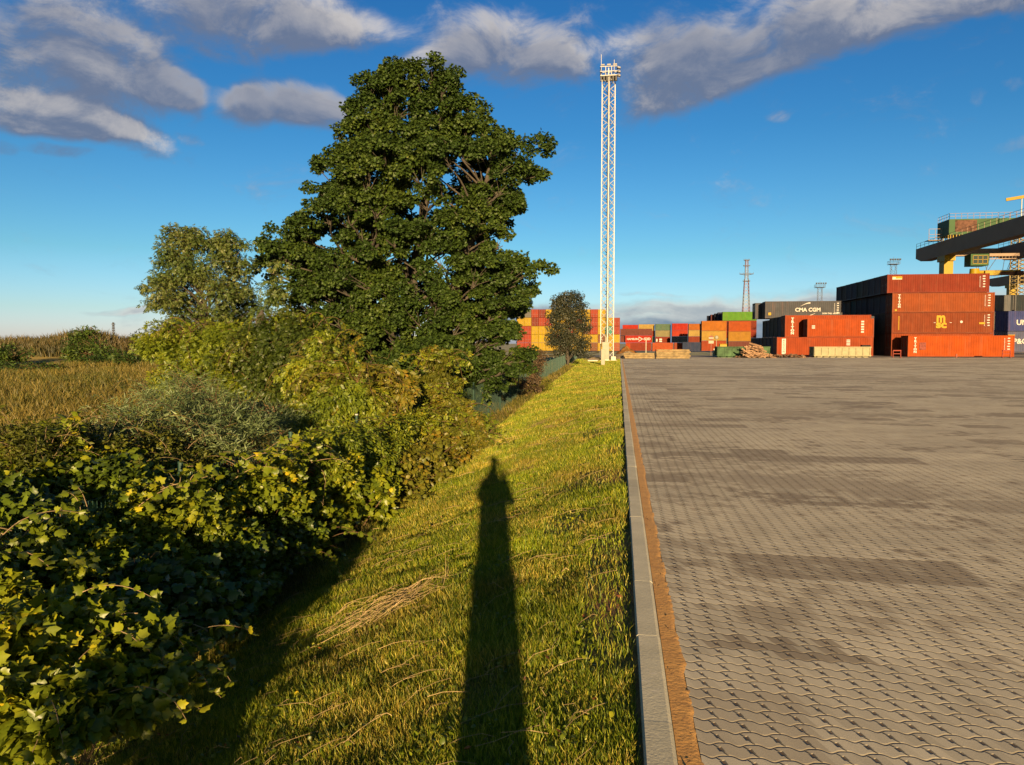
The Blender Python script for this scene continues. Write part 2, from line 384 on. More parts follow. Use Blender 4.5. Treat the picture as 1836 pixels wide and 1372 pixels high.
# sand strip
m_sand, t, b = material('orange_sand')
P = t.new('ShaderNodeNewGeometry').outputs['Position']
c = t.ramp(t.noise(P, 6, 6, 0.7), [(0.3, (0.30,0.150,0.036)), (0.7, (0.42,0.225,0.055))])
c = t.mix(t.smooth(t.noise(P, 90, 3), 0.62, 0.72), c, (0.16,0.07,0.03,1))
t.put(b.inputs['Base Color'], c); b.inputs['Roughness'].default_value = 0.95
t.put(b.inputs['Normal'], t.bump(t.m('ADD', t.m('MULTIPLY', t.noise(P, 45, 4), 0.004), t.m('MULTIPLY', t.noise(P, 200, 2), 0.001)), 1.0, 1.0))
ysd = np.concatenate([np.arange(1.5, 16, 0.02), np.arange(16, 93, 0.3)])
xsd = np.linspace(XK1, XS+0.035, 9)
def sandz(x, y):
    edge = XS-0.005 + (_vn(y*6, y*0+1, 2)-0.5)*0.03 + (_vn(y*28, y*0+2, 2)-0.5)*0.012
    z = 0.006 - 0.012*np.clip((x-edge)/0.012, 0, 1) + (_vn(x*40, y*40, 6)-0.5)*0.0015
    return z
grid('sand_strip', xsd, ysd, sandz, m_sand)
# missing half stones beside the strip: gravelly sand under the paving edge
# ------------------------------------------------------------------ containers
def paint_mat(name, rough=0.55):
    m, t, b = material(name)
    oi = t.new('ShaderNodeObjectInfo'); P = t.new('ShaderNodeNewGeometry').outputs['Position']
    off = t.v('ADD', P, t.xyz(t.m('MULTIPLY', oi.outputs['Random'], 50.0), 0, 0))
    c = t.mix(1.0, oi.outputs['Color'], t.ramp(t.noise(off, 0.9, 5, 0.6), [(0.3, 0.80), (0.7, 1.15)]), 'MULTIPLY')
    fadev = t.smooth(t.noise(t.v('MULTIPLY', off, (3.0, 3.0, 0.16)), 1.0, 5, 0.7), 0.50, 0.72)
    c = t.mix(t.m('MULTIPLY', fadev, 0.22), c, (0.15, 0.065, 0.035, 1))
    rs = t.smooth(t.noise(t.v('MULTIPLY', off, (5.0, 5.0, 0.8)), 1.0, 6, 0.75), 0.60, 0.74)
    c = t.mix(t.m('MULTIPLY', rs, oi.outputs['Alpha']), c, (0.045, 0.016, 0.007, 1))
    t.put(b.inputs['Base Color'], c); b.inputs['Roughness'].default_value = rough
    b.inputs['Specular IOR Level'].default_value = 0.06
    return m
m_paint = paint_mat('container_paint')
m_white = plain('white_lettering', (0.26,0.25,0.22), 0.6)
m_yell = plain('yellow_lettering', (0.21,0.13,0.004), 0.6)
m_rod = plain('galvanised_rods', (0.10,0.09,0.08), 0.5)
m_dark = plain('dark_rubber', (0.012,0.011,0.011), 0.9)
WID = 2.44
def corr(mb, L, z0, z1, y, out, pitch=0.278, depth=0.036, x0=0.12, x1=None):
    """trapezoid corrugated wall along x at plane y, outward sign out"""
    x1 = L-0.12 if x1 is None else x1
    n = max(2, int(round((x1-x0)/pitch))); p = (x1-x0)/n; pts = []
    for i in range(n):
        a = x0+i*p; pts += [(a, 0), (a+p*0.27, 0), (a+p*0.5, 1), (a+p*0.77, 1)]
    pts.append((x1, 0))
    for (xa, da), (xb, db) in zip(pts[:-1], pts[1:]):
        ya = y - out*(0.012+da*depth); yb = y - out*(0.012+db*depth)
        q = [(xa,ya,z0),(xb,yb,z0),(xb,yb,z1),(xa,ya,z1)]
        mb.quad(q if out < 0 else q[::-1])
_cm = {}
def container_meshes(L, H):
    key = (round(L,2), round(H,2))
    if key in _cm: return _cm[key]
    zb, zt = 0.15, H-0.09
    b = MB(); corr(b, L, zb, zt, 0, -1); corr(b, L, zb, zt, WID, 1)
    w0 = MB(); corr(w0, WID, zb, zt, 0, -1, 0.24, 0.03)
    M = Matrix.Translation((0.062, WID, 0)) @ Matrix.Rotation(-math.pi/2, 4, 'Z')
    o = len(b.v); b.v += [tuple(M @ Vector(p)) for p in w0.v]; b.f += [tuple(i+o for i in f) for f in w0.f]; b.mi += w0.mi
    # end wall (+x), roof, floor
    e = MB(); corr(e, WID, zb, zt, 0, -1)
    M = Matrix.Translation((L, 0, 0)) @ Matrix.Rotation(math.pi/2, 4, 'Z')
    o = len(b.v); b.v += [tuple(M @ Vector(p)) for p in e.v]; b.f += [tuple(i+o for i in f) for f in e.f]; b.mi += e.mi
    b.quad([(0.02,0.02,H-0.03),(L-0.02,0.02,H-0.03),(L-0.02,WID-0.02,H-0.03),(0.02,WID-0.02,H-0.03)])
    b.quad([(0.02,0.02,0.12),(0.02,WID-0.02,0.12),(L-0.02,WID-0.02,0.12),(L-0.02,0.02,0.12)])
    body = b.mesh('body')
    f = MB()
    for x in (0, L-0.14):
        for y in (0, WID-0.14): f.box(x, x+0.14, y, y+0.14, 0.12, H-0.12)
    for y in (0.004, WID-0.074):
        f.box(0.14, L-0.14, y, y+0.07, H-0.10, H-0.012); f.box(0.14, L-0.14, y, y+0.07, 0.02, 0.16)
    for x in (0.004, L-0.074):
        f.box(x, x+0.07, 0.14, WID-0.14, H-0.12, H-0.014); f.box(x, x+0.07, 0.14, WID-0.14, 0.02, 0.16)
    for x in (-0.004, L-0.176):
        for y in (-0.004, WID-0.176):
            for z in (0.0, H-0.122): f.box(x, x+0.18, y, y+0.18, z, z+0.122)
    frame = f.mesh('frame')
    ds = []
    for k in (0, 1):
        d = MB(); y0 = 0.15 + k*1.08; y1 = y0+1.06
        d.box(0.03, 0.06, y0, y1, 0.17, H-0.13)
        n = 5
        for i in range(n):
            z = 0.30 + i*(H-0.75)/n; d.box(0.012, 0.032, y0+0.05, y1-0.05, z, z+(H-0.75)/n*0.72)
        d.cur = 1
        for yy in (y0+0.22, y1-0.22):
            d.tube([(-0.012, yy, 0.10), (-0.012, yy, H-0.10)], 0.022, 5)
            for zz in (0.35, 1.0, H-0.4): d.box(-0.02, 0.03, yy-0.06, yy+0.06, zz, zz+0.07)
        d.box(-0.03, 0.0, y0+0.2, y0+0.6, 1.1, 1.15)
        me = d.mesh('door'); ds.append(me)
    body.materials.append(m_paint); frame.materials.append(m_paint)
    for d in ds: d.materials.append(m_paint); d.materials.append(m_rod)
    _cm[key] = (body, frame, ds); return _cm[key]
CONT = []
def cont(x, y, z, L, H, col, label, group=None, side=True, rust=0.35, doors=True):
    mx = max(col); col = tuple(c*0.92*(0.58+0.42*c/mx)*(0.5 if k == 2 and c < 0.5*mx else 1) if mx > 0.07 else c for k, c in enumerate(col))
    root = empty('shipping_container', (x, y, z) if side else (x+WID, y, z), 0 if side else math.pi/2)
    tag(root, label, 'container', group)
    body, frame, ds = container_meshes(L, H)
    o = bpy.data.objects.new('body', body); COL.objects.link(o); o.parent = root; o.color = (*col, rust)
    o = bpy.data.objects.new('frame', frame); COL.objects.link(o); o.parent = root; o.color = (*(c*0.85 for c in col), rust*0.6)
    if doors:
        for d in ds:
            o = bpy.data.objects.new('door', d); COL.objects.link(o); o.parent = root; o.color = (*col, rust)
    CONT.append(root); return root
def text_obj(name, s, size, loc, mat, parent, bold=0.0, sx=1.0, align='LEFT', thick=0.004):
    """real raised lettering on a wall that faces -y"""
    cu = bpy.data.curves.new(name, 'FONT'); cu.body = s; cu.size = size; cu.offset = bold; cu.extrude = thick
    cu.align_x = align; cu.resolution_u = 3
    tmp = bpy.data.objects.new('tmp', cu); COL.objects.link(tmp)
    dg = bpy.context.evaluated_depsgraph_get(); me = bpy.data.meshes.new_from_object(tmp.evaluated_get(dg))
    bpy.data.objects.remove(tmp); bpy.data.curves.remove(cu); me.name = name
    M = Matrix.Translation(loc) @ Matrix.Rotation(math.pi/2, 4, 'X') @ Matrix.Diagonal((sx, 1, 1, 1)); me.transform(M)
    return link_mesh(name, me, parent, [mat])
def vert_text(s, size, x, z, mat, parent, step=None, bold=0.02, sx=1.0, y=-0.014):
    """letters stacked downwards"""
    step = step or size*0.95; obs = []
    V = []; F = []; off = 0
    for i, ch in enumerate(s):
        o = text_obj('lettering', ch, size, (x, y, z-i*step), mat, None, bold, sx, 'CENTER')
        V += [tuple(v.co) for v in o.data.vertices]; F += [tuple(k+off for k in p.vertices) for p in o.data.polygons]
        off += len(o.data.vertices); me = o.data; bpy.data.objects.remove(o); bpy.data.meshes.remove(me)
    me = bpy.data.meshes.new('lettering'); me.from_pydata(V, [], F); me.update()
    return link_mesh('lettering', me, parent, [mat])
def id_marks(root, L, H, rows=((0.45,9),(0.75,4)), mat=None):
    """the small number and data marks near the right end: rows of little painted bars"""
    mb = MB(); r = random.Random(int(L*10)+len(CONT))
    mb.cur = 1; mb.box(L-1.16, L-0.49, -0.0035, -0.001, H-1.9, H-0.3); mb.cur = 0
    for k in range(9): mb.box(L-1.15, L-1.09, -0.010, -0.004, H-0.45-k*0.16, H-0.45-k*0.16+0.10)
    for k in range(5):
        z = H-0.42-k*0.33; mb.box(L-0.72-r.uniform(0,.1), L-0.50, -0.010, -0.004, z, z+0.13)
    return mb.build('data_marks', [mat or m_white, root_paint(root)], root)
def root_paint(root):
    c = [ch for ch in root.children if ch.name.startswith('body')]
    m = plain('marks_backing', tuple(0.8*q for q in c[0].color[:3]) if c else (0.1,0.03,0.01), 0.6); return m
def X_at(px, Y): return at(px, 615, Y).x
def Z_at(px, py, Y): return at(px, py, Y).z

RED=(0.105,0.016,0.009); ORG=(0.155,0.036,0.006); RORG=(0.135,0.031,0.010); BRN=(0.085,0.018,0.010); DBRN=(0.055,0.016,0.011)
YEL=(0.175,0.130,0.006); GRN=(0.040,0.075,0.02); DGRN=(0.020,0.042,0.026); BLU=(0.028,0.036,0.085); GRY=(0.038,0.040,0.042)
LGRY=(0.06,0.07,0.07); CRM=(0.155,0.118,0.070); BRED=(0.155,0.012,0.006); NVY=(0.008,0.012,0.028); TEAL=(0.03,0.11,0.09)
ORDN = ['front','second','third','fourth','fifth','sixth','seventh','eighth','ninth','tenth']
TIER = ['bottom','second','third','fourth','top']
L40 = 12.19
# --- front orange container (row A)
YA = 99.5; xa = X_at(1628, YA)
cA = cont(xa, YA, 0.0, L40, 2.62, (0.185,0.044,0.004), 'bright orange long container on the ground in front of the tall right stack', rust=0.15)
vert_text('TRITON', 0.36, 0.85, 2.12, m_white, cA, 0.33, 0.022, 1.25); id_marks(cA, L40, 2.62)
mb = MB(); mb.box(1.35, 2.1, -0.006, 0.003, 0.85, 1.75); mb.build('repair_patch', plain('faded_red_patch', (0.12,0.03,0.02), 0.7, var=0.5, scale=5), cA)
mb = MB(); mb.box(L40-0.75, L40+0.02, -0.02, WID*0.5, 2.622, 2.70); mb.build('corner_strip', m_yell, cA)
# --- row B: the tall block behind it
YB = 103.2
zt = [0, 2.93, 5.60, 8.10, 10.50]
frontspec = [(1598, (0.120,0.030,0.009), 'orange-red container at the foot of the tall right stack behind the bright orange one'),
             (1598, (0.092,0.026,0.012), 'brown-red container with large yellow letters in the tall right stack'),
             (1598, (0.118,0.036,0.015), 'faded streaky orange container third from the ground in the tall right stack'),
             (1588, (0.090,0.018,0.011), 'dark red container topping the tall right stack, with a small yellow plate')]
shade_endcols = [((0.030,0.034,0.045),'slate'),((0.030,0.036,0.034),'grey-green'),((0.026,0.030,0.045),'dark blue'),((0.034,0.030,0.030),'brown-grey'),((0.022,0.05,0.06),'petrol blue')]  # dark tints: the shade on the left-facing end walls is put into the paint
rb = random.Random(11)
for tr in range(4):
    for k in range(9):
        Y = YB + k*2.56
        if k == 0:
            pl, col, lab = frontspec[tr]; x = X_at(pl, Y); xfront = x
            c = cont(x, Y, zt[tr], L40, zt[tr+1]-zt[tr]-0.01, col, lab, rust=0.5 if tr == 2 else 0.25)
            H = zt[tr+1]-zt[tr]
            if tr == 1:
                text_obj('logo', 'm', 1.75, (5.35, -0.012, 1.42), m_yell, c, 0.07, 0.82); text_obj('logo', 'sc', 1.25, (5.33, -0.012, 0.72), m_yell, c, 0.06, 1.22)
                mb = MB(); mb.box(5.05, 5.30, -0.01, -0.004, 1.33, 1.39); mb.box(6.95, 7.2, -0.01, -0.004, 1.33, 1.39); mb.build('logo_line', m_white, c)
                mb = MB(); mb.lathe([(0.16, 0), (0.16, 0.01), (0.0, 0.011)], 14); me = mb.mesh('sticker')
                me.transform(Matrix.Translation((8.35, -0.006, 1.45)) @ Matrix.Rotation(math.pi/2, 4, 'X')); link_mesh('sticker', me, c, [m_white])
                id_marks(c, L40, H); mb = MB(); mb.box(L40-1.75, L40-1.05, -0.012, -0.004, 1.15, 1.38); mb.build('yellow_plate', m_yell, c)
                mb = MB()
                for q in range(12): mb.box(0.78, 0.92, -0.01, -0.004, 0.45+q*0.15, 0.45+q*0.15+0.09)
                mb.build('side_lettering', m_yell, c)
            if tr == 2:
                vert_text('TRITON', 0.32, 0.85, 2.08, m_white, c, 0.29, 0.022, 1.25); id_marks(c, L40, H)
                mb = MB(); mb.box(0.32, 0.58, -0.01, -0.004, 0.2, 0.42); mb.build('orange_sticker', m_yell, c)
            if tr == 3:
                mb = MB(); mb.box(0.6, 1.8, -0.009, -0.003, 1.72, 2.12); mb.build('plate', m_yell, c)
                mb = MB(); mb.box(0.62, 1.02, -0.014, -0.0095, 1.74, 2.02); mb.box(1.05, 1.75, -0.014, -0.0095, 1.74, 1.84); mb.build('plate_print', m_white, c); id_marks(c, L40, H)
            if tr == 0: pass
        else:
            col, cn = shade_endcols[rb.randrange(4)] if not (tr == 2 and k == 6) else shade_endcols[4]
            x = xfront + rb.uniform(-0.04, 0.06)
            cont(x, Y, zt[tr], L40, zt[tr+1]-zt[tr]-0.01, col, f'{cn} shade-toned end wall, {TIER[tr] if tr < 3 else "top"} tier, {ORDN[k]} column back in the tall right stack', 'containers of the tall right stack', rust=0.2, doors=False)
# --- middle block
YM = 102.0
def pxcont(pl, pr, Y, z0, H, col, lab, **kw):
    x0 = X_at(pl, Y); x1 = X_at(pr, Y); return cont(x0, Y, z0, x1-x0, H, col, lab, **kw)
c = pxcont(1393, 1566, YM, 0, 2.45, RORG, 'red-orange container on the ground with a white strip of dark letters, behind the cream bin')
mb = MB(); mb.box(0.62, 1.12, -0.008, -0.003, 0.25, 2.25); mb.build('letter_panel', m_white, c)
m_ink = plain('dark_ink', (0.01,0.03,0.012), 0.7); vert_text('BEACON', 0.30, 0.87, 1.92, m_ink, c, 0.29, 0.004, 1.2, -0.013); mcL = c
mb = MB()
for k in range(4): mb.box(8.6, 9.05, -0.01, -0.004, 2.0-k*0.2, 2.12-k*0.2)
mb.build('data_marks', m_white, c)
c = pxcont(1447, 1566, YM+0.25, 2.46, 2.36, ORG, 'rusty orange shorter container on the white lettered one, nearest the tall stack', rust=0.6)
mb = MB()
for k in range(2): mb.box(0.55, 0.95, -0.01, -0.004, 1.1+k*0.25, 1.25+k*0.25)
for k in range(5): mb.box(6.6, 6.95, -0.01, -0.004, 0.55+k*0.33, 0.75+k*0.33)
mb.build('data_marks', m_white, c)
c = pxcont(1407, 1561, YM+2.95, 2.46, 2.93, RORG, 'orange-red container with stacked cream letters, behind and left of the shorter rusty one')
vert_text('TRITON', 0.42, 0.95, 2.30, m_white, c, 0.38, 0.03, 1.25)
rb = random.Random(5)
for k in range(6):
    Y = YM + 2.75 + k*2.75
    col, cn = shade_endcols[rb.randrange(4)]
    cont(X_at(1393, YM)+0.1, Y, 0, L40, 2.45, col, f'{cn} shade-toned end wall on the ground, {ORDN[k+1]} column back in the middle block', 'containers of the middle block', rust=0.2, doors=False)
    if k > 0:
        col, cn = shade_endcols[rb.randrange(4)]
        cont(X_at(1407, YM+2.95)+0.0, YM+2.95+k*2.72, 2.46, L40, 2.85 if k < 4 else 2.6, col, f'{cn} shade-toned end wall, second tier, {ORDN[k+1]} column back in the middle block', 'containers of the middle block', rust=0.2, doors=False)
YC = YM + 2.95 + 4*2.72
c = pxcont(1371, 1509, YC, 5.33, 2.50, (0.030,0.032,0.036), 'grey container with white shipping line letters on top of the middle block', rust=0.15)
LC = X_at(1509, YC) - X_at(1371, YC); s = LC/12.19
text_obj('lettering', 'CMA CGM', 0.85*s, (4.75*s, -0.014, 0.98), m_white, c, 0.026, 1.02)
for (x0, x1, z0, z1, fl) in ((5.6,7.15,1.75,2.22,1), (6.35,7.95,0.72,0.28,-1)):
    mb = MB(); pts = []
    for i in range(13):
        a = i/12; x = x0+(x1-x0)*a
        if fl > 0: z = z0+(z1-z0)*math.sin(a*math.pi/2); wd = 0.02+0.16*a
        else: z = z1+(z0-z1)*(1-math.cos(a*math.pi/2)); wd = 0.18-0.15*a
        pts.append((x*s, z, wd))
    for p, q in zip(pts[:-1], pts[1:]): mb.quad([(p[0],-0.012,p[1]-p[2]/2),(q[0],-0.012,q[1]-q[2]/2),(q[0],-0.012,q[1]+q[2]/2),(p[0],-0.012,p[1]+p[2]/2)])
    mb.build('logo_stroke', m_white, c)
text_obj('lettering', 'DON TAIL -APART', 0.33*s, (9.05*s, -0.014, 0.58), m_white, c, 0.012, 1.0)
text_obj('lettering', 'Longer Coupling', 0.33*s, (9.15*s, -0.014, 0.22), m_white, c, 0.012, 1.0)
mb = MB(); mb.box(0.45, 0.85, -0.01, -0.004, 0.45, 0.85); mb.build('yellow_sticker', m_yell, c); id_marks(c, LC, 2.5)
c = cont(X_at(1353, YC+2.9), YC+2.9, 5.33, L40, 2.42, (0.03,0.034,0.04), 'dark container with a pale machinery unit showing at its end, behind the grey lettered one', doors=False)
mb = MB(); mb.box(-0.02, 0.10, 0.35, 2.1, 1.15, 2.2); mb.build('cooling_unit', plain('pale_unit', (0.16,0.15,0.12), 0.6, var=0.4, scale=4), c)
# --- containers right of the tall stack
YR = 121.0
c = cont(X_at(1803, YR)-2.2, YR, 0.35, L40, 3.05, (0.050,0.056,0.082), 'blue-grey container with white letters cut by the right edge, at ground level')
xl = X_at(1816, YR) - (X_at(1803, YR)-2.2); text_obj('lettering', 'P&O', 1.05, (xl, -0.014, 1.25), m_white, c, 0.03, 1.0)
c = cont(X_at(1769, YR), YR, 3.42, L40, 3.0, BLU, 'blue container with a grey left end and white letters, above the blue-grey one', rust=0.2)
xl = X_at(1821, YR) - X_at(1769, YR); text_obj('lettering', 'UNI', 1.05, (xl, -0.014, 0.95), m_white, c, 0.03, 1.0); text_obj('lettering', 'A', 1.2, (xl+1.05, -0.014, 2.0), m_white, c, 0.03, 1.0)
mb = MB(); mb.box(0.15, 1.05, -0.008, -0.002, 0.2, 2.85); mb.build('grey_panel', plain('grey_panel', (0.07,0.07,0.065), 0.7), c)
mb = MB(); mb.box(0.38, 0.75, -0.014, -0.0085, 0.75, 1.1); mb.build('sticker', m_white, c)
c = cont(X_at(1778, YR+1), YR+1.0, 6.44, 3.2, 2.40, (0.055,0.058,0.058), 'short mid-grey container on top of the blue one', rust=0.15, doors=False)
c = cont(X_at(1762, YR+3.6), YR+3.6, 6.44, 6.06, 2.40, (0.012,0.013,0.018), 'near-black container behind the short mid-grey one', rust=0.1, doors=False)
c = cont(X_at(1810, YR+1), YR+1.0, 6.44, 1.8, 2.42, (0.010,0.014,0.016), 'small black tank container box beside the short mid-grey one', rust=0.1, doors=False)
for k in range(2):
    cont(X_at(1762, YR+3.6), YR+3.6, 0.35+k*3.07, 6.06, 3.0, shade_endcols[k][0], f'{shade_endcols[k][1]} container hidden behind the blue pair, {TIER[k]} of two under the near-black one', doors=False)
cont(X_at(1818, 150), 150, 0, L40, 9.6/4, RED, 'red container seen past the right edge of the black box, lowest of four'); 
for k in range(1, 4): cont(X_at(1818, 150), 150, k*2.41, L40, 2.4, RED if k == 3 else BRN, f'{"red" if k==3 else "brown"} container in the far right corner column, {TIER[k]} tier')

# --- green containers and the two 20 ft stacks left of the middle block
YE = 189.0; zE = -0.35
def px20(pl, pr, yt, yb, Y, col, lab, **kw):
    x0 = X_at(pl, Y); x1 = X_at(pr, Y); z1 = Z_at((pl+pr)/2, yt, Y); z0 = Z_at((pl+pr)/2, yb, Y)
    return cont(x0, Y, z0, x1-x0, z1-z0-0.02, col, lab, **kw)
px20(1258,1302,611,629.5,YE,(0.125,0.030,0.014),'orange-red container at the foot of the short stack behind the no-entry sign')
px20(1258,1302,593.4,611,YE,(0.165,0.115,0.048),'sand coloured container in the middle of the stack behind the no-entry sign',rust=0.3)
px20(1258,1302,575.4,593.4,YE,(0.165,0.070,0.012),'rusty yellow-orange container on top of the stack behind the no-entry sign',rust=1.0)
px20(1306,1346,612,629.5,YE+1,DBRN,'dark brown container at the foot of the stack left of the dark end walls')
px20(1306,1346,594.5,612,YE+1,(0.150,0.088,0.022),'ochre container in the middle of the stack left of the dark end walls',rust=0.3)
px20(1306,1346,576,594.5,YE+1,(0.150,0.040,0.008),'rust-eaten orange container on top of the stack left of the dark end walls',rust=1.0)
px20(1295,1356,559,575,240,(0.050,0.105,0.024),'light green container above the rusty orange stacks',rust=0.15)
for k in range(3): px20(1295,1356,575+k*15.5,590.5+k*15.5,240.1,[BRN,RED,GRY][k],f'container hidden below the light green one, {["third","second","bottom"][k]} tier',doors=False)
for k, (pl, yt) in enumerate(((1287,560),(1281,562),(1274,564),(1268,566))):
    px20(pl,pl+30,yt,575.5,245+k*3.2,[NVY,(0.02,0.02,0.03),(0.05,0.012,0.012),NVY][k],f'dark end wall receding left of the light green container, {ORDN[k]} in line',doors=False)
    px20(pl,pl+30,575.5,628,245.2+k*3.2,[BRN,GRY,RED,BRN][k],f'{["brown","grey","red","brown"][k]} container stack wall under the dark receding end walls, {ORDN[k]} in line',doors=False)
# --- far rows of side walls
far = [
 (1116,1144,582.5,591,300,BRED,'bright red container peeping over the brown-red one at the left end of the far row'),
 (1145,1173,581.5,593,300,CRM,'cream container on top of the far row, next to the bright red one'),
 (1112,1169,589.5,601.5,286,DBRN,'long brown-red container above the red one with the crossed white lettering'),
 (1112,1121,601.5,614,287,DBRN,'narrow brown container end left of the red one with the crossed white lettering'),
 (1121,1169,601.5,614.5,285,BRED,'long red container with white shipping line lettering in the far row'),
 (1122,1130,614.5,629,284.5,(0.16,0.03,0.005),'narrow orange container end at the foot of the far row, left'),
 (1130,1168,614.5,629,285,(0.095,0.020,0.014),'dull red container at the foot of the far row under the lettered one'),
 (1169,1174,593,604,300,BRN,'thin brown container edge right of the long brown-red one'),
 (1169,1174,604,614.5,300,DGRN,'thin green container edge right of the lettered red one'),
 (1175,1202,581,592.5,296,(0.035,0.060,0.035),'dark green container on top of the far row'),
 (1175,1202,592.5,604,296,(0.10,0.092,0.05),'khaki container below the dark green one in the far row'),
 (1175,1202,604,614.7,296,BRN,'brown container with two white marks in the far row'),
 (1170,1207,614.5,630,262,(0.16,0.045,0.022),'salmon orange container at the foot of the far row with a white post before it'),
 (1205,1233,580,592,292,BRED,'bright red container on top of the far row, middle'),
 (1205,1233,592,603,292,(0.16,0.022,0.012),'second red container, under the bright red one in the middle of the far row'),
 (1205,1233,603,614.5,292,LGRY,'light grey container third down in the middle of the far row'),
 (1209,1226,614.5,629,280,(0.11,0.03,0.02),'brick red container at the foot of the far row behind the timber'),
 (1234.5,1257,580.5,592,264,(0.150,0.058,0.012),'orange container on top of the far row, right end'),
 (1234.5,1257,592,603.3,264,CRM,'cream container second down at the right end of the far row'),
 (1234.5,1257,603.3,614,264,(0.085,0.020,0.014),'maroon container third down at the right end of the far row'),
 (1224,1258,613.5,630,250,(0.010,0.016,0.034),'dark navy container at the foot of the far row, right end'),
]
for pl, pr, yt, yb, Y, col, lab in far:
    c = px20(pl, pr, yt, yb, Y, col, lab, rust=0.25, doors=False)
    if 'shipping line lettering' in lab:
        text_obj('lettering', 'HAMBURG', 1.0, (0.6, -0.02, 1.0), m_white, c, 0.03, 0.95); text_obj('lettering', 'SUD', 1.25, (6.9, -0.02, 0.95), m_white, c, 0.04, 1.0)
        mb = MB(); mb.bar((4.9,-0.02,0.45), (6.6,-0.02,1.5), 0.02, 0.22); mb.bar((4.9,-0.02,2.1), (6.7,-0.02,1.2), 0.02, 0.25); mb.build('lettering_cross', m_white, c)
    if 'two white marks' in lab:
        mb = MB(); mb.box(0.3,0.8,-0.02,-0.01,0.4,1.5); mb.box(1.5,2.5,-0.02,-0.01,0.3,0.8); mb.box(1.5,2.5,-0.02,-0.01,1.0,1.6); mb.build('white_marks', m_white, c)
# --- yellow and red block, door ends to the camera
YY = 250.0
rowz = [629.5, 614.6, 599.8, 584.8, 569.6, 554.6]
names = {'Y':(YEL,'yellow'),'R':((0.125,0.022,0.014),'red'),'D':((0.075,0.014,0.012),'dark red'),'G':((0.05,0.052,0.045),'grey'),'B':((0.075,0.035,0.022),'brown'),'T':(TEAL,'teal'),'S':((0.19,0.145,0.002),'plain bright yellow'),'P':((0.13,0.045,0.035),'pinkish red')}
cols = [(927,'RRRYG'),(939.8,'RRRYG'),(952.6,'YYYDR'),(965.4,'YSYRD'),(978.2,'YYYRY'),(991,'YRYYY'),(1003.8,'RYYYY'),(1016.6,'YYRYY'),(1029.4,'YYYRY'),(1044.6,'YYBYY'),(1058.4,'BYRRR'),(1071.6,'YBYYY'),(1084.6,'YYTY'),(1097.8,'PSRR')]
for ci, (px0, spec) in enumerate(cols):
    for tr, ch in enumerate(spec):
        col, cn = names[ch]; x0 = X_at(px0, YY); z0 = Z_at(px0, rowz[tr], YY); z1 = Z_at(px0, rowz[tr+1], YY)
        cont(x0, YY, z0, L40, z1-z0-0.03, col, f'{cn} door end, {TIER[tr]} tier, {["first","second","third","fourth","fifth","sixth","seventh","eighth","ninth","tenth","eleventh","twelfth","thirteenth","last"][ci]} column in the far yellow block', 'door ends of the far yellow and red block', side=False, rust=0.3)

# ------------------------------------------------------------------ lattice helpers
m_galv = plain('galvanised_steel', (0.27,0.27,0.235), 0.5, 0.0, 0.1)
m_tower = plain('grey_steel', (0.045,0.047,0.05), 0.6)
m_lamp = plain('lamp_housing', (0.16,0.16,0.155), 0.5)
def lattice(mb, cx, cy, z0, z1, w0, w1, rot, step, th, dth, cross=False):
    n = max(1, int(round((z1-z0)/step))); co = [Vector((math.cos(rot+math.pi/4+k*math.pi/2), math.sin(rot+math.pi/4+k*math.pi/2), 0)) for k in range(4)]
    rad = lambda z: (w0+(w1-w0)*(z-z0)/(z1-z0))*0.7071
    P = lambda k, z: Vector((cx, cy, z)) + co[k % 4]*rad(z)
    for k in range(4): mb.bar(P(k, z0), P(k, z1), th)
    for i in range(n):
        za = z0+(z1-z0)*i/n; zb = z0+(z1-z0)*(i+1)/n; zm = (za+zb)/2
        for k in range(4):
            o = 0.25*(zb-za)*(k % 2)
            mb.bar(P(k, za), P(k+1, zm), dth); mb.bar(P(k+1, zm), P(k, zb), dth)
            if cross: mb.bar(P(k+1, za), P(k, zm), dth); mb.bar(P(k, zm), P(k+1, zb), dth)
def light_tower(name, x, y, h, w, pw, lab, mat, base=0.0, th=0.09, nl=5, group=None):
    root = empty(name, (x, y, base)); tag(root, lab, 'light mast', group)
    mb = MB(); lattice(mb, 0, 0, 0, h, w, w, 0, w*1.7, th, th*0.6); mb.build('lattice_shaft', mat, root)
    mb = MB(); mb.box(-pw/2, pw/2, -pw/2, pw/2, h, h+0.12)
    for a in (-1, 1):
        for z in (0.6, 1.1): mb.bar((a*pw/2,-pw/2,h+z), (a*pw/2,pw/2,h+z), 0.06); mb.bar((-pw/2,a*pw/2,h+z), (pw/2,a*pw/2,h+z), 0.06)
        for b_ in (-1, 0, 1): mb.bar((a*pw/2,b_*pw/2,h), (a*pw/2,b_*pw/2,h+1.1), 0.06)
    mb.build('platform', mat, root)
    for k in range(nl):
        mb = MB(); xx = -pw/2+pw*k/(nl-1); M = Matrix.Translation((xx, -pw/2-0.1, h+1.5)) @ Matrix.Rotation(R(-25), 4, 'X')
        mb.box(-0.26, 0.26, -0.15, 0.15, -0.2, 0.22, M); mb.bar((xx,-pw/2,h+1.0), (xx,-pw/2,h+1.4), 0.06); mb.build('floodlight', m_tower, root)
    mb = MB(); mb.bar((0,0,h), (0,0,h+2.6), 0.05); mb.build('lightning_rod', mat, root)
    return root
light_tower('light_mast', 75.0, 300, 22.6, 1.5, 3.3, 'grey floodlight mast with drooping lamps above the grey lettered container', m_tower)
light_tower('light_mast', 87.6, 260, 27.0, 1.5, 2.9, 'grey floodlight mast rising behind the tall right stack', m_tower)
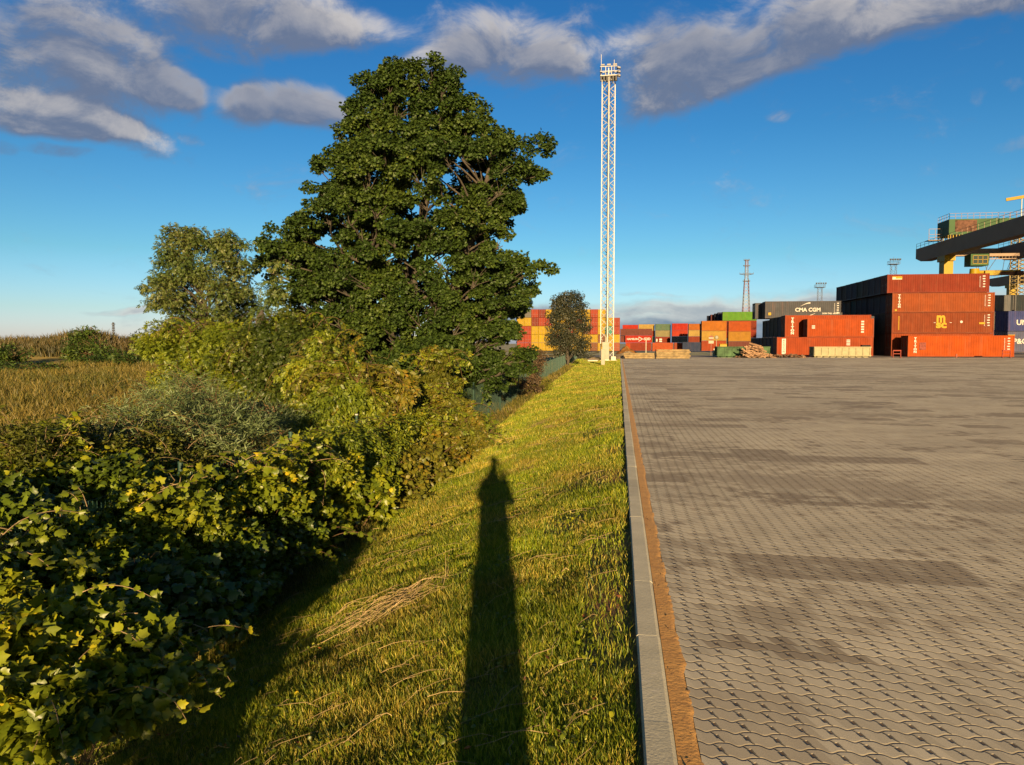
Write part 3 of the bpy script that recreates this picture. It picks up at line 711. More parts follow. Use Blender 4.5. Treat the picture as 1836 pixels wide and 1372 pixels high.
# red and white pylon
m_rw, t, b = material('red_and_white_steel')
P = t.new('ShaderNodeTexCoord').outputs['Object']
f = t.m('GREATER_THAN', t.m('FRACT', t.m('DIVIDE', t.sep(P)[2], 14.0)), 0.5)
t.put(b.inputs['Base Color'], t.mix(f, (0.085,0.040,0.036,1), (0.085,0.088,0.09,1))); b.inputs['Roughness'].default_value = 0.6
py = empty('lattice_pylon', (67.3, 420, 0)); tag(py, 'tall red and white lattice pylon with side arms beyond the containers', 'pylon')
mb = MB(); lattice(mb, 0, 0, 0, 36, 5.0, 2.0, 0, 3.6, 0.20, 0.10, True); lattice(mb, 0, 0, 36, 46, 1.6, 1.3, 0, 1.8, 0.16, 0.09, True); mb.build('lattice_shaft', m_rw, py)
for z, wd, hh in ((38.6, 7.0, 0.9), (43.0, 3.4, 0.5), (46.0, 2.9, 0.7), (34.8, 3.6, 0.4)):
    mb = MB(); mb.box(-wd/2, wd/2, -0.8, 0.8, z-0.15, z+0.15)
    for k in range(5): mb.bar((-wd/2+k*wd/4, 0, z), (-wd/2+k*wd/4, 0, z+hh), 0.15)
    mb.bar((-wd/2, 0, z), (0, 0, z-hh), 0.14); mb.bar((wd/2, 0, z), (0, 0, z-hh), 0.14); mb.build('crossarm', m_tower, py)
# small far lattice masts on the left skyline
for (px, yt, Y, col, lab) in ((203, 578, 320, m_tower, 'thin far lattice mast on the left skyline, taller of two'), (163, 586, 320, m_rw, 'short dark far mast with a red top on the left skyline')):
    p = at(px, yt, Y); root = empty('distant_mast', (p.x, Y, -2)); tag(root, lab, 'mast')
    mb = MB(); lattice(mb, 0, 0, 0, p.z+2, 1.7, 0.5, 0, 2.2, 0.14, 0.08, True); mb.build('lattice_shaft', col, root)
    mb = MB(); mb.box(-0.6, 0.6, -0.6, 0.6, p.z+1.0, p.z+1.3); mb.build('platform', m_tower, root)

# ------------------------------------------------------------------ the white floodlight mast by the kerb
MX, MY, MH = -1.17, 73.0, 26.6
root = empty('floodlight_mast', (MX, MY, 0)); tag(root, 'tall slender white lattice floodlight mast at the end of the grass bank', 'light mast')
mb = MB(); lattice(mb, 0, 0, 0.25, MH, 0.86, 0.86, math.pi/4+R(4), 1.28, 0.085, 0.045); mb.build('lattice_shaft', m_galv, root)
mb = MB()
for sx_ in (-0.11, 0.11): mb.bar((sx_+0.05, -0.50, 0.5), (sx_+0.05, -0.50, MH), 0.035)
for k in range(88): mb.bar((-0.06, -0.50, 0.6+k*0.3), (0.16, -0.50, 0.6+k*0.3), 0.022)
mb.bar((-0.02,-0.60,1.0), (-0.02,-0.60,MH), 0.05); mb.build('ladder', plain('ladder_dark_steel', (0.035,0.032,0.028), 0.6), root)
mb = MB(); pw = 1.55; mb.box(-pw/2, pw/2, -pw/2, pw/2, MH, MH+0.09)
for a in (-1, 1):
    for z in (0.04, 0.42, 0.86): mb.bar((a*pw/2,-pw/2,MH+z), (a*pw/2,pw/2,MH+z), 0.055); mb.bar((-pw/2,a*pw/2,MH+z), (pw/2,a*pw/2,MH+z), 0.055)
    for b_ in (-1, -0.35, 0.35, 1): mb.bar((a*pw/2,b_*pw/2,MH), (a*pw/2,b_*pw/2,MH+0.88), 0.05); mb.bar((b_*pw/2,a*pw/2,MH), (b_*pw/2,a*pw/2,MH+0.88), 0.05)
mb.bar((0.0,-pw/2,MH-0.0), (0.0,-pw/2,MH+0.72), 0.09)
mb.build('platform', m_galv, root)
def flood(x, y, z, rz, tilt):
    mb = MB(); M = Matrix.Translation((x,y,z)) @ Matrix.Rotation(rz,4,'Z') @ Matrix.Rotation(tilt,4,'X')
    mb.box(-0.17, 0.17, -0.14, 0.14, -0.05, 0.06, M); mb.box(-0.19, 0.19, -0.16, 0.16, -0.07, -0.05, M); mb.bar((x,y,z-0.2), (x,y,z), 0.04)
    return mb.build('floodlight', m_lamp, root)
for k in range(3): flood(-0.55+k*0.57, -0.78, MH+1.02, 0, R(14))
for k in range(3): flood(0.95, -0.4+k*0.4, MH+0.82-k*0.22, R(90), R(20))
for sx_, hh in ((-0.72, 2.45), (0.5, 1.9)):
    mb = MB(); mb.bar((sx_, 0.5, MH), (sx_, 0.5, MH+hh), 0.035); mb.build('lightning_rod', m_galv, root)
for k in range(6):
    mb = MB(); a = -0.7+k*0.28; mb.box(a-0.06, a+0.06, -0.75, -0.6, MH-0.45, MH-0.02); mb.build('ballast_box', m_tower, root)
m_conc = plain('foundation_concrete', (0.34,0.30,0.23), 0.9)
mb = MB(); mb.box(-0.66+MX, 0.95+MX, MY-0.8, MY+0.8, -0.5, 0.07)
tag(mb.build('mast_foundation', m_conc, None, bevel=0.02), 'pale concrete foundation slab under the white floodlight mast', 'foundation')
mb = MB(); mb.box(0.40+MX, 0.85+MX, MY-0.95, MY-0.55, 0.0, 0.42)
tag(mb.build('concrete_block', m_conc, None, bevel=0.03), 'small pale concrete block at the right foot of the floodlight mast', 'block')
cab = empty('electric_cabinet', (MX-0.12, MY-1.25, 0.02)); tag(cab, 'cream electrical cabinet standing in front of the floodlight mast', 'cabinet')
m_cream = plain('cream_enamel', (0.17,0.165,0.12), 0.5)
mb = MB(); mb.box(-0.30, 0.34, -0.15, 0.15, 0.12, 1.72); mb.build('housing', m_cream, cab, bevel=0.012)
mb = MB(); mb.box(-0.33, 0.37, -0.18, 0.18, 1.72, 1.77); mb.build('roof', m_cream, cab)
mb = MB(); mb.box(-0.26, 0.30, -0.168, -0.15, 0.18, 1.66); dr_ = mb.build('door', m_cream, cab)
mb = MB(); mb.box(-0.22, -0.18, -0.19, -0.168, 0.85, 1.0); mb.build('handle', m_tower, dr_)
mb = MB(); mb.box(-0.30, 0.34, -0.13, 0.13, 0.0, 0.12); mb.build('plinth', m_conc, cab)
mb = MB(); mb.tube([(0.04,0,1.77), (0.04,0,2.25)], 0.11, 8); mb.build('cable_entry', m_cream, cab)
bo = empty('marker_post', (-1.27, 60.0, -0.05)); tag(bo, 'short broad white marker post on the grass before the floodlight mast', 'post')
mb = MB(); mb.box(-0.15, 0.15, -0.05, 0.05, 0, 1.22); mb.build('post_body', m_cream, bo, bevel=0.02)
mb = MB(); mb.box(-0.17, 0.17, -0.07, 0.07, 1.22, 1.26); mb.build('cap', m_cream, bo)
mb = MB(); mb.box(-2.9, -1.95, 70.5, 72.3, -0.3, 0.10)
tag(mb.build('concrete_slab', m_conc, None, bevel=0.03), 'low rough concrete slab lying left of the floodlight mast', 'slab')

# ------------------------------------------------------------------ gantry cranes
m_gray = plain('gantry_grey_paint', (0.16,0.118,0.082), 0.7, var=0.08, scale=0.4)
m_gy = plain('gantry_yellow_paint', (0.17,0.115,0.004), 0.5, var=0.1)
m_gg = plain('machine_green_paint', (0.013,0.042,0.010), 0.55, var=0.15, scale=0.6)
m_rust = plain('rusty_panel', (0.07,0.035,0.022), 0.8, var=0.6, scale=1.2)
m_glass, t, b = material('cab_glass'); b.inputs['Base Color'].default_value = (0.02,0.03,0.03,1); b.inputs['Roughness'].default_value = 0.08
def gantry(X, Y0, Y1, ztop, zbot, span, lab, detail):
    root = empty('gantry_crane', (X, Y0, 0)); tag(root, lab, 'crane')
    Lg = Y1-Y0
    for dx_ in (0, span):
        mb = MB(); wd = 2.0
        prof = [(0,zbot),(Lg-2.6,zbot),(Lg,zbot+0.75),(Lg,ztop),(0,ztop)]
        mb.quad([(dx_,y,z) for y, z in prof][::-1]); mb.quad([(dx_+wd,y,z) for y, z in prof])
        for (ya,za), (yb,zb) in zip(prof, prof[1:]+prof[:1]): mb.quad([(dx_,ya,za),(dx_,yb,zb),(dx_+wd,yb,zb),(dx_+wd,ya,za)])
        mb.build('girder', m_gray, root)
        mb = MB(); n = int(Lg/2)
        for k in range(n+1): mb.bar((dx_+0.1, k*Lg/n, ztop), (dx_+0.1, k*Lg/n, ztop+1.0), 0.05)
        for z in (0.5, 1.0): mb.bar((dx_+0.1, 0, ztop+z), (dx_+0.1, Lg, ztop+z), 0.045)
        mb.build('railing', m_gray, root)
        for yl in (Lg-12.0, 3.0):
            mb = MB(); mb.box(dx_+0.2, dx_+1.75, yl-0.9, yl+1.3, 0.8, zbot); mb.box(dx_+0.05, dx_+1.9, yl-1.4, yl+1.9, zbot-1.0, zbot-0.01)
            lg = mb.build('leg', m_gy, root)
            mb = MB(); mb.box(dx_-0.2, dx_+2.1, yl-2.2, yl+2.6, 0.1, 0.8); mb.build('bogie', m_gy, lg)
    mb = MB(); mb.box(2.0, span, Lg-1.3, Lg-0.3, ztop-1.6, ztop-0.2); mb.build('end_tie', m_gray, root)
    return root, Lg
root, Lg = gantry(58.0, 100.0, 160.0, 20.2, 17.55, 15.0, 'big grey and yellow gantry crane with a green machine house, at the right edge', True)
# machine house on the trolley
hy0, hy1 = 45.0, 50.0
mh = MB(); mh.box(0.0, 17.0, hy0, hy1, 20.95, 23.7); house = mh.build('machine_house', m_gg, root)
mb = MB(); mb.box(1.0, 4.6, hy0-0.03, hy0-0.004, 21.45, 23.5); mb.build('rusty_panel', m_rust, house)
mb = MB()
for k in range(8): mb.box(0.2+k*0.5, 0.32+k*0.5, hy0-0.02, hy0+0.1, 20.2, 20.95)
for k in range(5): mb.box(-0.02, 0.1, hy0+0.3+k*1.0, hy0+0.45+k*1.0, 20.2, 20.95)
mb.build('support_post', m_gy, house)
mb = MB()
for k in range(18): mb.bar((0.05+k*1.0, hy0+0.05, 23.7), (0.05+k*1.0, hy0+0.05, 24.7), 0.05)
for k in range(6): mb.bar((0.05, hy0+0.05+k*0.98, 23.7), (0.05, hy0+0.05+k*0.98, 24.7), 0.05)
for z in (24.2, 24.7): mb.bar((0.05, hy0+0.05, z), (17.0, hy0+0.05, z), 0.05); mb.bar((0.05, hy0+0.05, z), (0.05, hy1, z), 0.05)
mb.build('roof_railing', m_gray, house)
mb = MB(); mb.box(-2.4, 0.0, hy0+2.6, hy0+4.2, 20.3, 20.42)
for z in (20.9, 21.4, 22.4): mb.bar((-2.3, hy0+2.7, z), (-0.05, hy0+2.7, z), 0.06)
for xx in (-2.3, -1.2, -0.1): mb.bar((xx, hy0+2.7, 20.3), (xx, hy0+2.7, 22.4), 0.06)
mb.build('access_stair', m_gray, root)
cabx = 3.6
mb = MB(); mb.box(cabx, cabx+3.0, 44.6, 47.2, 15.4, 17.45); cb = mb.build('operator_cab', m_gg, root, bevel=0.04)
mb = MB(); mb.box(cabx+0.4, cabx+2.7, 44.57, 44.594, 15.8, 17.1); mb.build('cab_window', m_glass, cb)
mb = MB()
for z in (15.75, 16.45, 17.15): mb.bar((cabx+0.3,44.55,z), (cabx+2.8,44.55,z), 0.07)
for k in range(4): mb.bar((cabx+0.35+k*0.8,44.55,15.7), (cabx+0.35+k*0.8,44.55,17.2), 0.07)
mb.build('cab_frame', m_gy, cb)
mb = MB(); mb.box(cabx+3.1, cabx+8.0, 44.7, 47.0, 17.0, 17.5); mb.box(cabx+3.0, cabx+7.6, 44.6, 44.75, 16.45, 16.6)
for k in range(9): mb.bar((cabx+3.0+k*0.55,44.68,16.5), (cabx+3.0+k*0.55,44.68,17.1), 0.06)
mb.build('trolley_walkway', m_gray, root)
mb = MB(); mb.tube([(4.9, 45.6, 14.3), (12.2, 45.6, 14.3)], 0.34, 10); mb.box(6.2, 8.6, 44.9, 46.3, 13.7, 14.5); sp_ = mb.build('spreader', m_gy, root)
mb = MB(); mb.tube([(4.6, 45.4, 14.0), (4.6, 45.4, 14.9)], [0.8, 0.75], 16); mb.build('cable_basket', m_gy, sp_)
mb = MB(); mb.box(8.6, 12.4, 45.0, 46.2, 13.75, 14.3); mb.tube([(11.2,45.0,14.0),(12.4,45.0,14.0)], 0.42, 10); mb.build('spreader_head', m_rust, sp_)
mb = MB()
for a, b_ in ((4.7,5.0),(5.6,5.2),(7.2,6.6),(5.9,6.7),(8.6,6.9),(9.6,9.3),(10.9,10.0),(11.4,10.2)): mb.tube([(a,45.4,17.4),(b_,45.5,14.6)], 0.045, 5)
mb.build('hoist_cable', m_tower, root)
mb = MB(); mb.bar((6.9,40,26.0), (14,38,26.9), 0.35, 0.5); mb.bar((10.2,39,26.5), (15,37.6,27.0), 0.8, 1.0); jb = mb.build('service_jib', m_gy, root)
mb = MB(); mb.tube([(9.1,39.4,20.2),(9.1,39.4,26.2)], 0.09, 6); mb.build('jib_post', m_galv, jb)
mb = MB(); mb.box(8.8, 9.8, 39.0, 39.9, 20.2, 20.7); mb.box(10.6, 11.4, 39.0, 39.9, 20.2, 20.9); mb.build('winch', m_tower, root)
gantry(107.0, 200.0, 240.0, 20.4, 18.0, 14.0, 'second grey gantry crane standing farther back at the right edge', False)
# yellow lattice mast
root = empty('lattice_mast', (X_at(1821, 200), 200, 0)); tag(root, 'yellow and white square lattice mast between the two gantry cranes', 'mast')
mb = MB(); lattice(mb, 0, 0, 0, 29, 2.3, 2.3, R(20), 1.9, 0.22, 0.12, True); mb.build('lattice_shaft', plain('yellow_white_steel', (0.16,0.125,0.055), 0.6, var=0.3, scale=0.6), root)
mb = MB(); mb.box(-1.5, 1.5, -1.5, 1.5, 9.6, 10.6); mb.build('base_collar', m_gy, root)

# ------------------------------------------------------------------ yard furniture
m_log = plain('weathered_timber', (0.15,0.110,0.052), 0.85, var=0.35, scale=2.5)
def timber(x0, x1, layers, lab, Y=82.0):
    r = random.Random(int(x0*10)); hgt = 0.165
    proto = None
    for ly in range(layers):
        for dp in range(4):
            mb = MB(); a = x0 + r.uniform(-0.05, 0.12); b_ = x1 + r.uniform(-0.15, 0.06); y = Y + dp*0.24
            z = 0.03 + ly*(hgt+0.035)
            if ly >= layers-1 and r.random() < 0.25: continue
            seg = 8; sag = r.uniform(-0.015, 0.015); wv = [r.uniform(-0.008, 0.008) for _ in range(seg+1)]
            for i in range(seg):
                xa = a+(b_-a)*i/seg; xb = a+(b_-a)*(i+1)/seg
                za = z+wv[i]; zb = z+wv[i+1]
                q = [(xa,y,za),(xb,y,zb),(xb,y,zb+hgt),(xa,y,za+hgt)]; mb.quad(q)
                mb.quad([(xa,y,za+hgt),(xb,y,zb+hgt),(xb,y+0.2,zb+hgt),(xa,y+0.2,za+hgt)]); mb.quad([(xa,y+0.2,za),(xa,y+0.2,za+hgt),(xb,y+0.2,zb+hgt),(xb,y+0.2,zb)])
                mb.quad([(xa,y,za),(xa,y+0.2,za),(xb,y+0.2,zb),(xb,y,zb)])
            mb.quad([(a,y,z+wv[0]),(a,y,z+hgt+wv[0]),(a,y+0.2,z+hgt+wv[0]),(a,y+0.2,z+wv[0])]); mb.quad([(b_,y,z+wv[-1]),(b_,y+0.2,z+wv[-1]),(b_,y+0.2,z+hgt+wv[-1]),(b_,y,z+hgt+wv[-1])])
            tag(mb.build('timber_beam', m_log), lab, 'timber', 'beams of the ' + ('left' if x0 < 3 else 'right') + ' timber stack')
timber(0.55, 3.75, 3, 'weathered pale beam in the lower left timber stack at the end of the yard')
timber(3.95, 7.5, 5, 'weathered pale beam in the higher right timber stack at the end of the yard', 82.4)
mb = MB(); mb.tube([(3.84, 81.9, 0), (3.84, 81.9, 1.0)], 0.05, 8); tag(mb.build('dark_stake', m_dark), 'dark stake standing between the two timber stacks', 'stake')
mb = MB(); mb.tube([(0.42, 81.5, 0.02), (0.42, 81.9, 0.05)], 0.16, 10); tag(mb.build('tyre_offcut', m_dark), 'small black object lying at the left foot of the timber', 'rubber piece')
mb = MB(); mb.box(3.75, 3.87, 110, 110.1, 0, 2.5); tag(mb.build('white_post', m_cream), 'thin white post standing before the salmon orange container', 'post')
# heap of orange sand, heaps of gravel
def heap(name, cx, cy, r, h, mat, lab, cat, seed, sx=1.0, z0=0.0):
    n, m_ = 40, 14; V = [(cx, cy, z0+h)]; F = []; rr = random.Random(seed)
    for j in range(1, m_+1):
        for k in range(n):
            a = 2*math.pi*k/n; q = j/m_; wob = 1+0.18*math.sin(3*a+seed)+0.1*math.sin(5*a+2*seed)
            z = z0+h*max(0, (1-q))**1.15*(1+0.12*math.sin(4*a+j)) + rr.uniform(-0.03, 0.03)*h - (0.05 if j == m_ else 0)
            V.append((cx+r*sx*q*wob*math.cos(a), cy+r*q*wob*math.sin(a), z))
    for k in range(n): F.append((0, 1+k, 1+(k+1) % n))
    for j in range(m_-1):
        for k in range(n): a = 1+j*n+k; b_ = 1+j*n+(k+1) % n; F.append((a, a+n, b_+n, b_))
    me = bpy.data.meshes.new(name); me.from_pydata(V, [], F); me.update(); me.polygons.foreach_set('use_smooth', [True]*len(F))
    return tag(link_mesh(name, me, None, [mat]), lab, cat)
p = at(1122, 630, 118); heap('sand_heap', p.x, 118, 1.7, 1.25, plain('orange_heap_sand', (0.115,0.052,0.012), 0.95, var=0.2, scale=2), 'conical heap of orange sand beyond the timber stacks', 'sand heap', 1)
m_grav = plain('pale_gravel', (0.16,0.125,0.075), 0.95, var=0.3, scale=3)
heap('gravel_heap', 0.9, 86.5, 2.2, 0.75, m_grav, 'low pale gravel heap behind the left timber stack', 'gravel heap', 2, 1.1)
heap('gravel_heap', -2.5, 74.0, 1.1, 0.30, m_grav, 'flat pale gravel heap left of the floodlight mast', 'gravel heap', 3, 1.4, -0.03)
# no entry sign
root = empty('road_sign', (X_at(1275, 106), 106, 0)); tag(root, 'round no-entry sign with a white plate under it on a thin pole', 'sign')
mb = MB(); mb.tube([(0,0.03,0), (0,0.03,2.55)], 0.035, 8); mb.build('pole', plain('pole_paint', (0.16,0.09,0.07), 0.6), root)
def disc(name, r, y, mat, parent, z): 
    mb = MB(); mb.lathe([(0,0),(r,0),(r,0.012),(0,0.012)], 28); me = mb.mesh(name); me.transform(Matrix.Translation((0,y,z)) @ Matrix.Rotation(math.pi/2,4,'X')); return link_mesh(name, me, parent, [mat])
d = disc('sign_face', 0.32, 0.0, plain('sign_red', (0.10,0.025,0.015), 0.5), root, 2.38)
mb = MB(); mb.box(-0.33, 0.33, -0.022, -0.0135, 2.27, 2.46); mb.build('white_bar', m_cream, d)
mb = MB(); mb.box(-0.34, 0.34, -0.012, 0.0, 1.62, 2.0); mb.build('lower_plate', m_cream, root)
# green skip
def skip_bin(name, x0, x1, Y, h, mat, lab, bays, cat):
    root = empty(name, (x0, Y, 0)); tag(root, lab, cat); L = x1-x0; W_ = 2.3
    mb = MB(); z0 = 0.22
    mb.box(0, L, 0.02, 0.06, z0, h); mb.box(0, L, W_-0.06, W_-0.02, z0, h); mb.box(0.02, 0.06, 0.06, W_-0.06, z0, h); mb.box(L-0.06, L-0.02, 0.06, W_-0.06, z0, h); mb.box(0.06, L-0.06, 0.06, W_-0.06, z0, z0+0.05)
    mb.build('tub', mat, root)
    mb = MB()
    for k in range(bays+1): x = 0.03+(L-0.12)*k/bays; mb.box(x-0.04, x+0.06, -0.07, 0.02, 0.10, h-0.06)
    mb.box(-0.04, L+0.04, -0.09, 0.03, h-0.06, h+0.06); mb.box(-0.04, L+0.04, -0.09, 0.03, z0-0.06, z0+0.04)
    mb.box(-0.09, 0.02, -0.05, W_, h-0.06, h+0.06); mb.box(-0.09, -0.0, -0.05, W_, z0-0.06, z0+0.04)
    for k in range(4): y = 0.05+(W_-0.1)*k/3; mb.box(-0.07, 0.02, y-0.04, y+0.04, z0, h-0.06)
    mb.build('ribs', mat, root)
    mb = MB()
    for k in range(2): mb.box(0.1, L-0.1, 0.5+k*1.2, 0.62+k*1.2, 0.0, z0-0.06)
    for k in range(bays): x = 0.2+(L-0.4)*(k+0.5)/bays; mb.box(x-0.25, x+0.25, -0.04, 0.1, 0.0, 0.10)
    mb.build('skids', mat, root)
    return root
skip_bin('skip', X_at(1287, 91), X_at(1381, 91), 91, 1.22, plain('skip_green', (0.030,0.062,0.026), 0.7, var=0.5, scale=1.2), 'long green steel skip behind the heap of scrap wood', 7, 'skip')
skip_bin('roll_off_bin', X_at(1461, 93), X_at(1562, 93), 93, 1.20, plain('bin_cream', (0.165,0.150,0.085), 0.6, var=0.15, scale=2), 'cream ribbed open bin in front of the red-orange container', 8, 'bin')
mb = MB(); mb.box(X_at(1545, 93.5), X_at(1560, 93.5), 93.3, 94.0, 1.26, 1.46); tag(mb.build('dark_box', m_dark, None, bevel=0.01), 'dark flat box lying on the right end of the cream bin', 'box')
m_wood = plain('splintered_wood', (0.17,0.105,0.060), 0.85, var=0.4, scale=6)
r = random.Random(8); pc = X_at(1353, 88.5)
for k in range(62):
    Lp = r.uniform(0.8, 2.2); a = r.gauss(0, 0.55); tilt = r.gauss(0.25, 0.22); q = r.gauss(0, 0.33); q = max(-0.9, min(0.9, q))
    x = pc + q*3.3/1.0*0.5; hmax = 1.55*max(0, 1-abs(q)*0.9)**1.2; z = r.uniform(0.08, max(0.12, hmax)); y = 88.6 + r.uniform(-1.0, 1.2)*(1-z/2)
    mb = MB(); d = Vector((math.cos(a)*math.cos(tilt), math.sin(a)*math.cos(tilt), -math.sin(tilt)*math.copysign(1, r.random()-0.25)))
    c0 = Vector((x, y, z)) - d*Lp/2; c1 = Vector((x, y, z)) + d*Lp/2
    c0.z = max(c0.z, 0.06); c1.z = max(c1.z, 0.06)
    mb.bar(c0, c1, r.uniform(0.04, 0.10), r.uniform(0.08, 0.2))
    tag(mb.build('scrap_board', m_wood), 'splintered board in the heap of scrap wood before the green skip', 'board', 'boards of the scrap wood heap')
m_scrap = plain('scrap', (0.09,0.055,0.035), 0.9, var=0.7, scale=3)
mb = MB()
for k in range(150):
    x = X_at(r.uniform(1318, 1445), 89.5); y = 89.6+r.uniform(-0.8, 1.0); s_ = r.uniform(0.05, 0.22); z = r.uniform(0, 0.35)*max(0.1, 1-abs(x-X_at(1405,89.5))/4)
    M = Matrix.Translation((x, y, z+s_*0.4)) @ Matrix.Rotation(r.uniform(0, 6), 4, Vector((r.random(), r.random(), r.random())).normalized()); mb.box(-s_, s_, -s_*0.6, s_*0.6, -s_*0.3, s_*0.3, M)
tag(mb.build('rubble', m_scrap), 'loose rubble and scrap strewn along the foot of the scrap heap', 'rubble', kind='stuff')
# red trestles
def trestle(px, Y, lab):
    root = empty('red_trestle', (X_at(px, Y), Y, 0)); tag(root, lab, 'trestle', 'red steel trestles')
    mt = plain('trestle_red', (0.13,0.020,0.010), 0.6)
    mb = MB(); mb.box(-0.45, 0.45, -0.1, 0.1, 0.75, 0.87); mb.build('top_bar', mt, root)
    mb = MB(); mb.box(-0.42, 0.42, -0.05, 0.05, 0.40, 0.48); mb.build('cross_bar', mt, root)
    for sx_ in (-1, 1):
        mb = MB(); mb.box(sx_*0.42-0.05, sx_*0.42+0.05, -0.25, 0.25, 0.0, 0.06); mb.box(sx_*0.42-0.04, sx_*0.42+0.04, -0.05, 0.05, 0.06, 0.75); mb.build('leg', mt, root)
trestle(1608.5, 93.5, 'red steel trestle on the yard left of the bright orange container')
trestle(1805, 94.5, 'red steel trestle on the yard at the right end of the bright orange container')
mb = MB(); mb.box(-0.06, 0.06, -0.06, 0.06, 0, 0.42); o = mb.build('red_stub_post', plain('stub_red', (0.15,0.045,0.03), 0.6)); o.location = (X_at(1715.5, 94), 94, 0); tag(o, 'short red stub post in front of the bright orange container', 'post')
mb = MB(); mb.box(-0.16, 0.16, -0.05, 0.05, 0, 1.0, Matrix.Rotation(R(8), 4, 'Y')); o = mb.build('white_board', m_cream); o.location = (X_at(1280, 96), 96, 0); tag(o, 'narrow white board leaning at the left end of the green skip', 'board')
mb = MB(); mb.box(-0.5, 0.5, -0.4, 0.4, 0, 1.5); mb.box(-0.53, 0.53, -0.43, 0.43, 1.5, 1.58); o = mb.build('yellow_bin', m_gy, None, bevel=0.05); o.location = (X_at(1296.5, 112), 112, 0); tag(o, 'yellow box standing behind the left end of the green skip', 'box')
mb = MB(); mb.tube([(0,0,0),(0,0,2.2)], 0.04, 8); mb.lathe([(0,2.2),(0.26,2.3),(0.28,2.5),(0.2,2.7),(0,2.75)], 14); o = mb.build('round_marker', m_cream); o.location = (X_at(1284.5, 111), 111, 0); tag(o, 'white round headed marker beside the yellow box', 'marker')
# ------------------------------------------------------------------ foliage
def leaf_mat(name, stops, trans=0.35, rough=0.5, patch=None, spec=0.35):
    """stops: list of (pos, colour) picked at random per leaf; patch (scale) makes clumps lean to one end"""
    m, t, b = material(name); out = t.n['Material Output']
    g = t.new('ShaderNodeNewGeometry'); rnd = g.outputs['Random Per Island']
    f = rnd
    if patch:
        f = t.m('ADD', t.m('MULTIPLY', rnd, 0.55), t.m('MULTIPLY', t.smooth(t.noise(g.outputs['Position'], patch, 3), 0.35, 0.65), 0.45))
    c = t.ramp(f, stops); t.put(b.inputs['Base Color'], c); b.inputs['Roughness'].default_value = rough
    b.inputs['Specular IOR Level'].default_value = spec
    tr = t.new('ShaderNodeBsdfTranslucent'); t.put(tr.inputs[0], t.mix(1.0, c, (1.25, 1.2, 0.55, 1), 'MULTIPLY'))
    mx = t.new('ShaderNodeMixShader'); mx.inputs[0].default_value = trans
    t.l.new(b.outputs[0], mx.inputs[1]); t.l.new(tr.outputs[0], mx.inputs[2]); t.l.new(mx.outputs[0], out.inputs[0])
    return m
def T_lobed(n=5, inner=0.55, w=1.0):
    """lobed leaf, stalk at origin, tip at +y; fan triangles"""
    per = []
    for i in range(n*2+1):
        a = -1.15*math.pi/2*1.25 + i*(1.15*math.pi*1.25)/(n*2)
        r = (0.60 - 0.16*abs(a)/2) if i % 2 == 0 else 0.60*inner
        if i % 2 == 1: r = 0.33
        per.append((math.sin(a)*r*w, 0.32+math.cos(a)*r, -0.10*abs(math.sin(a))))
    V = [(0, 0.0, 0), (0, 0.30, 0.05)] + per; k = len(per)
    F = [(1, 2+i, 3+i) for i in range(k-1)] + [(0, 1, 2), (0, 2+k-1, 1)]
    return np.array(V), np.array(F)
def T_round():
    V = [(0,0,0),(0.34,0.18,-0.05),(0.46,0.50,-0.08),(0.26,0.80,-0.06),(0,1.0,-0.05),(-0.26,0.80,-0.06),(-0.46,0.50,-0.08),(-0.34,0.18,-0.05),(0,0.45,0.07)]
    return np.array(V), np.array([(8,i,i+1) for i in range(0,7)]+[(8,7,0)])
def T_oval(w=0.42):
    V = [(0,0,0),(w/2,0.45,-0.06),(0,1,-0.08),(-w/2,0.45,-0.06),(0,0.5,0.04)]
    return np.array(V), np.array([(4,0,1),(4,1,2),(4,2,3),(4,3,0)])
def T_lance(w=0.2):
    V = [(0,0,0),(w/2,0.4,-0.03),(0,1,-0.18),(-w/2,0.4,-0.03)]
    return np.array(V), np.array([(0,1,2),(0,2,3)])
def T_spray(nl=3, w=0.24):
    """compound leaf: leaflets along a drooping stalk"""
    V = []; F = []
    for k in range(nl*2+1):
        s = k//2/nl; side = 0 if k == nl*2 else (1 if k % 2 else -1)
        o = np.array([0, 0.25+0.55*s, -0.10*s*s]); a = side*0.95; L = 0.48
        d = np.array([math.sin(a), math.cos(a), -0.35]); d /= np.linalg.norm(d); p = np.array([math.cos(a), -math.sin(a), 0])*w/2*L/0.5
        b = len(V); V += [o, o+d*L*0.45+p, o+d*L, o+d*L*0.45-p]; F += [(b,b+1,b+2),(b,b+2,b+3)]
    return np.array(V), np.array(F)
def T_grape():
    R_ = [(0.0,0.06),(0.20,-0.04),(0.42,0.08),(0.52,0.34),(0.38,0.44),(0.44,0.70),(0.20,0.72),(0.0,1.02)]
    per = R_ + [(-x, y) for x, y in R_[-2:0:-1]]; V = [(x, y, -0.46*abs(x)**1.2+0.04*math.sin(9*y)) for x, y in per]+[(0, 0.45, 0.02)]; k = len(per)
    return np.array(V), np.array([(k, i, (i+1) % k) for i in range(k)])
LEAF = {'grape': T_grape(), 'maple': T_lobed(5), 'vine': T_lobed(3, 0.7, 1.1), 'round': T_round(), 'oval': T_oval(), 'lance': T_lance(), 'spray': T_spray(), 'willow': T_lance(0.15)}
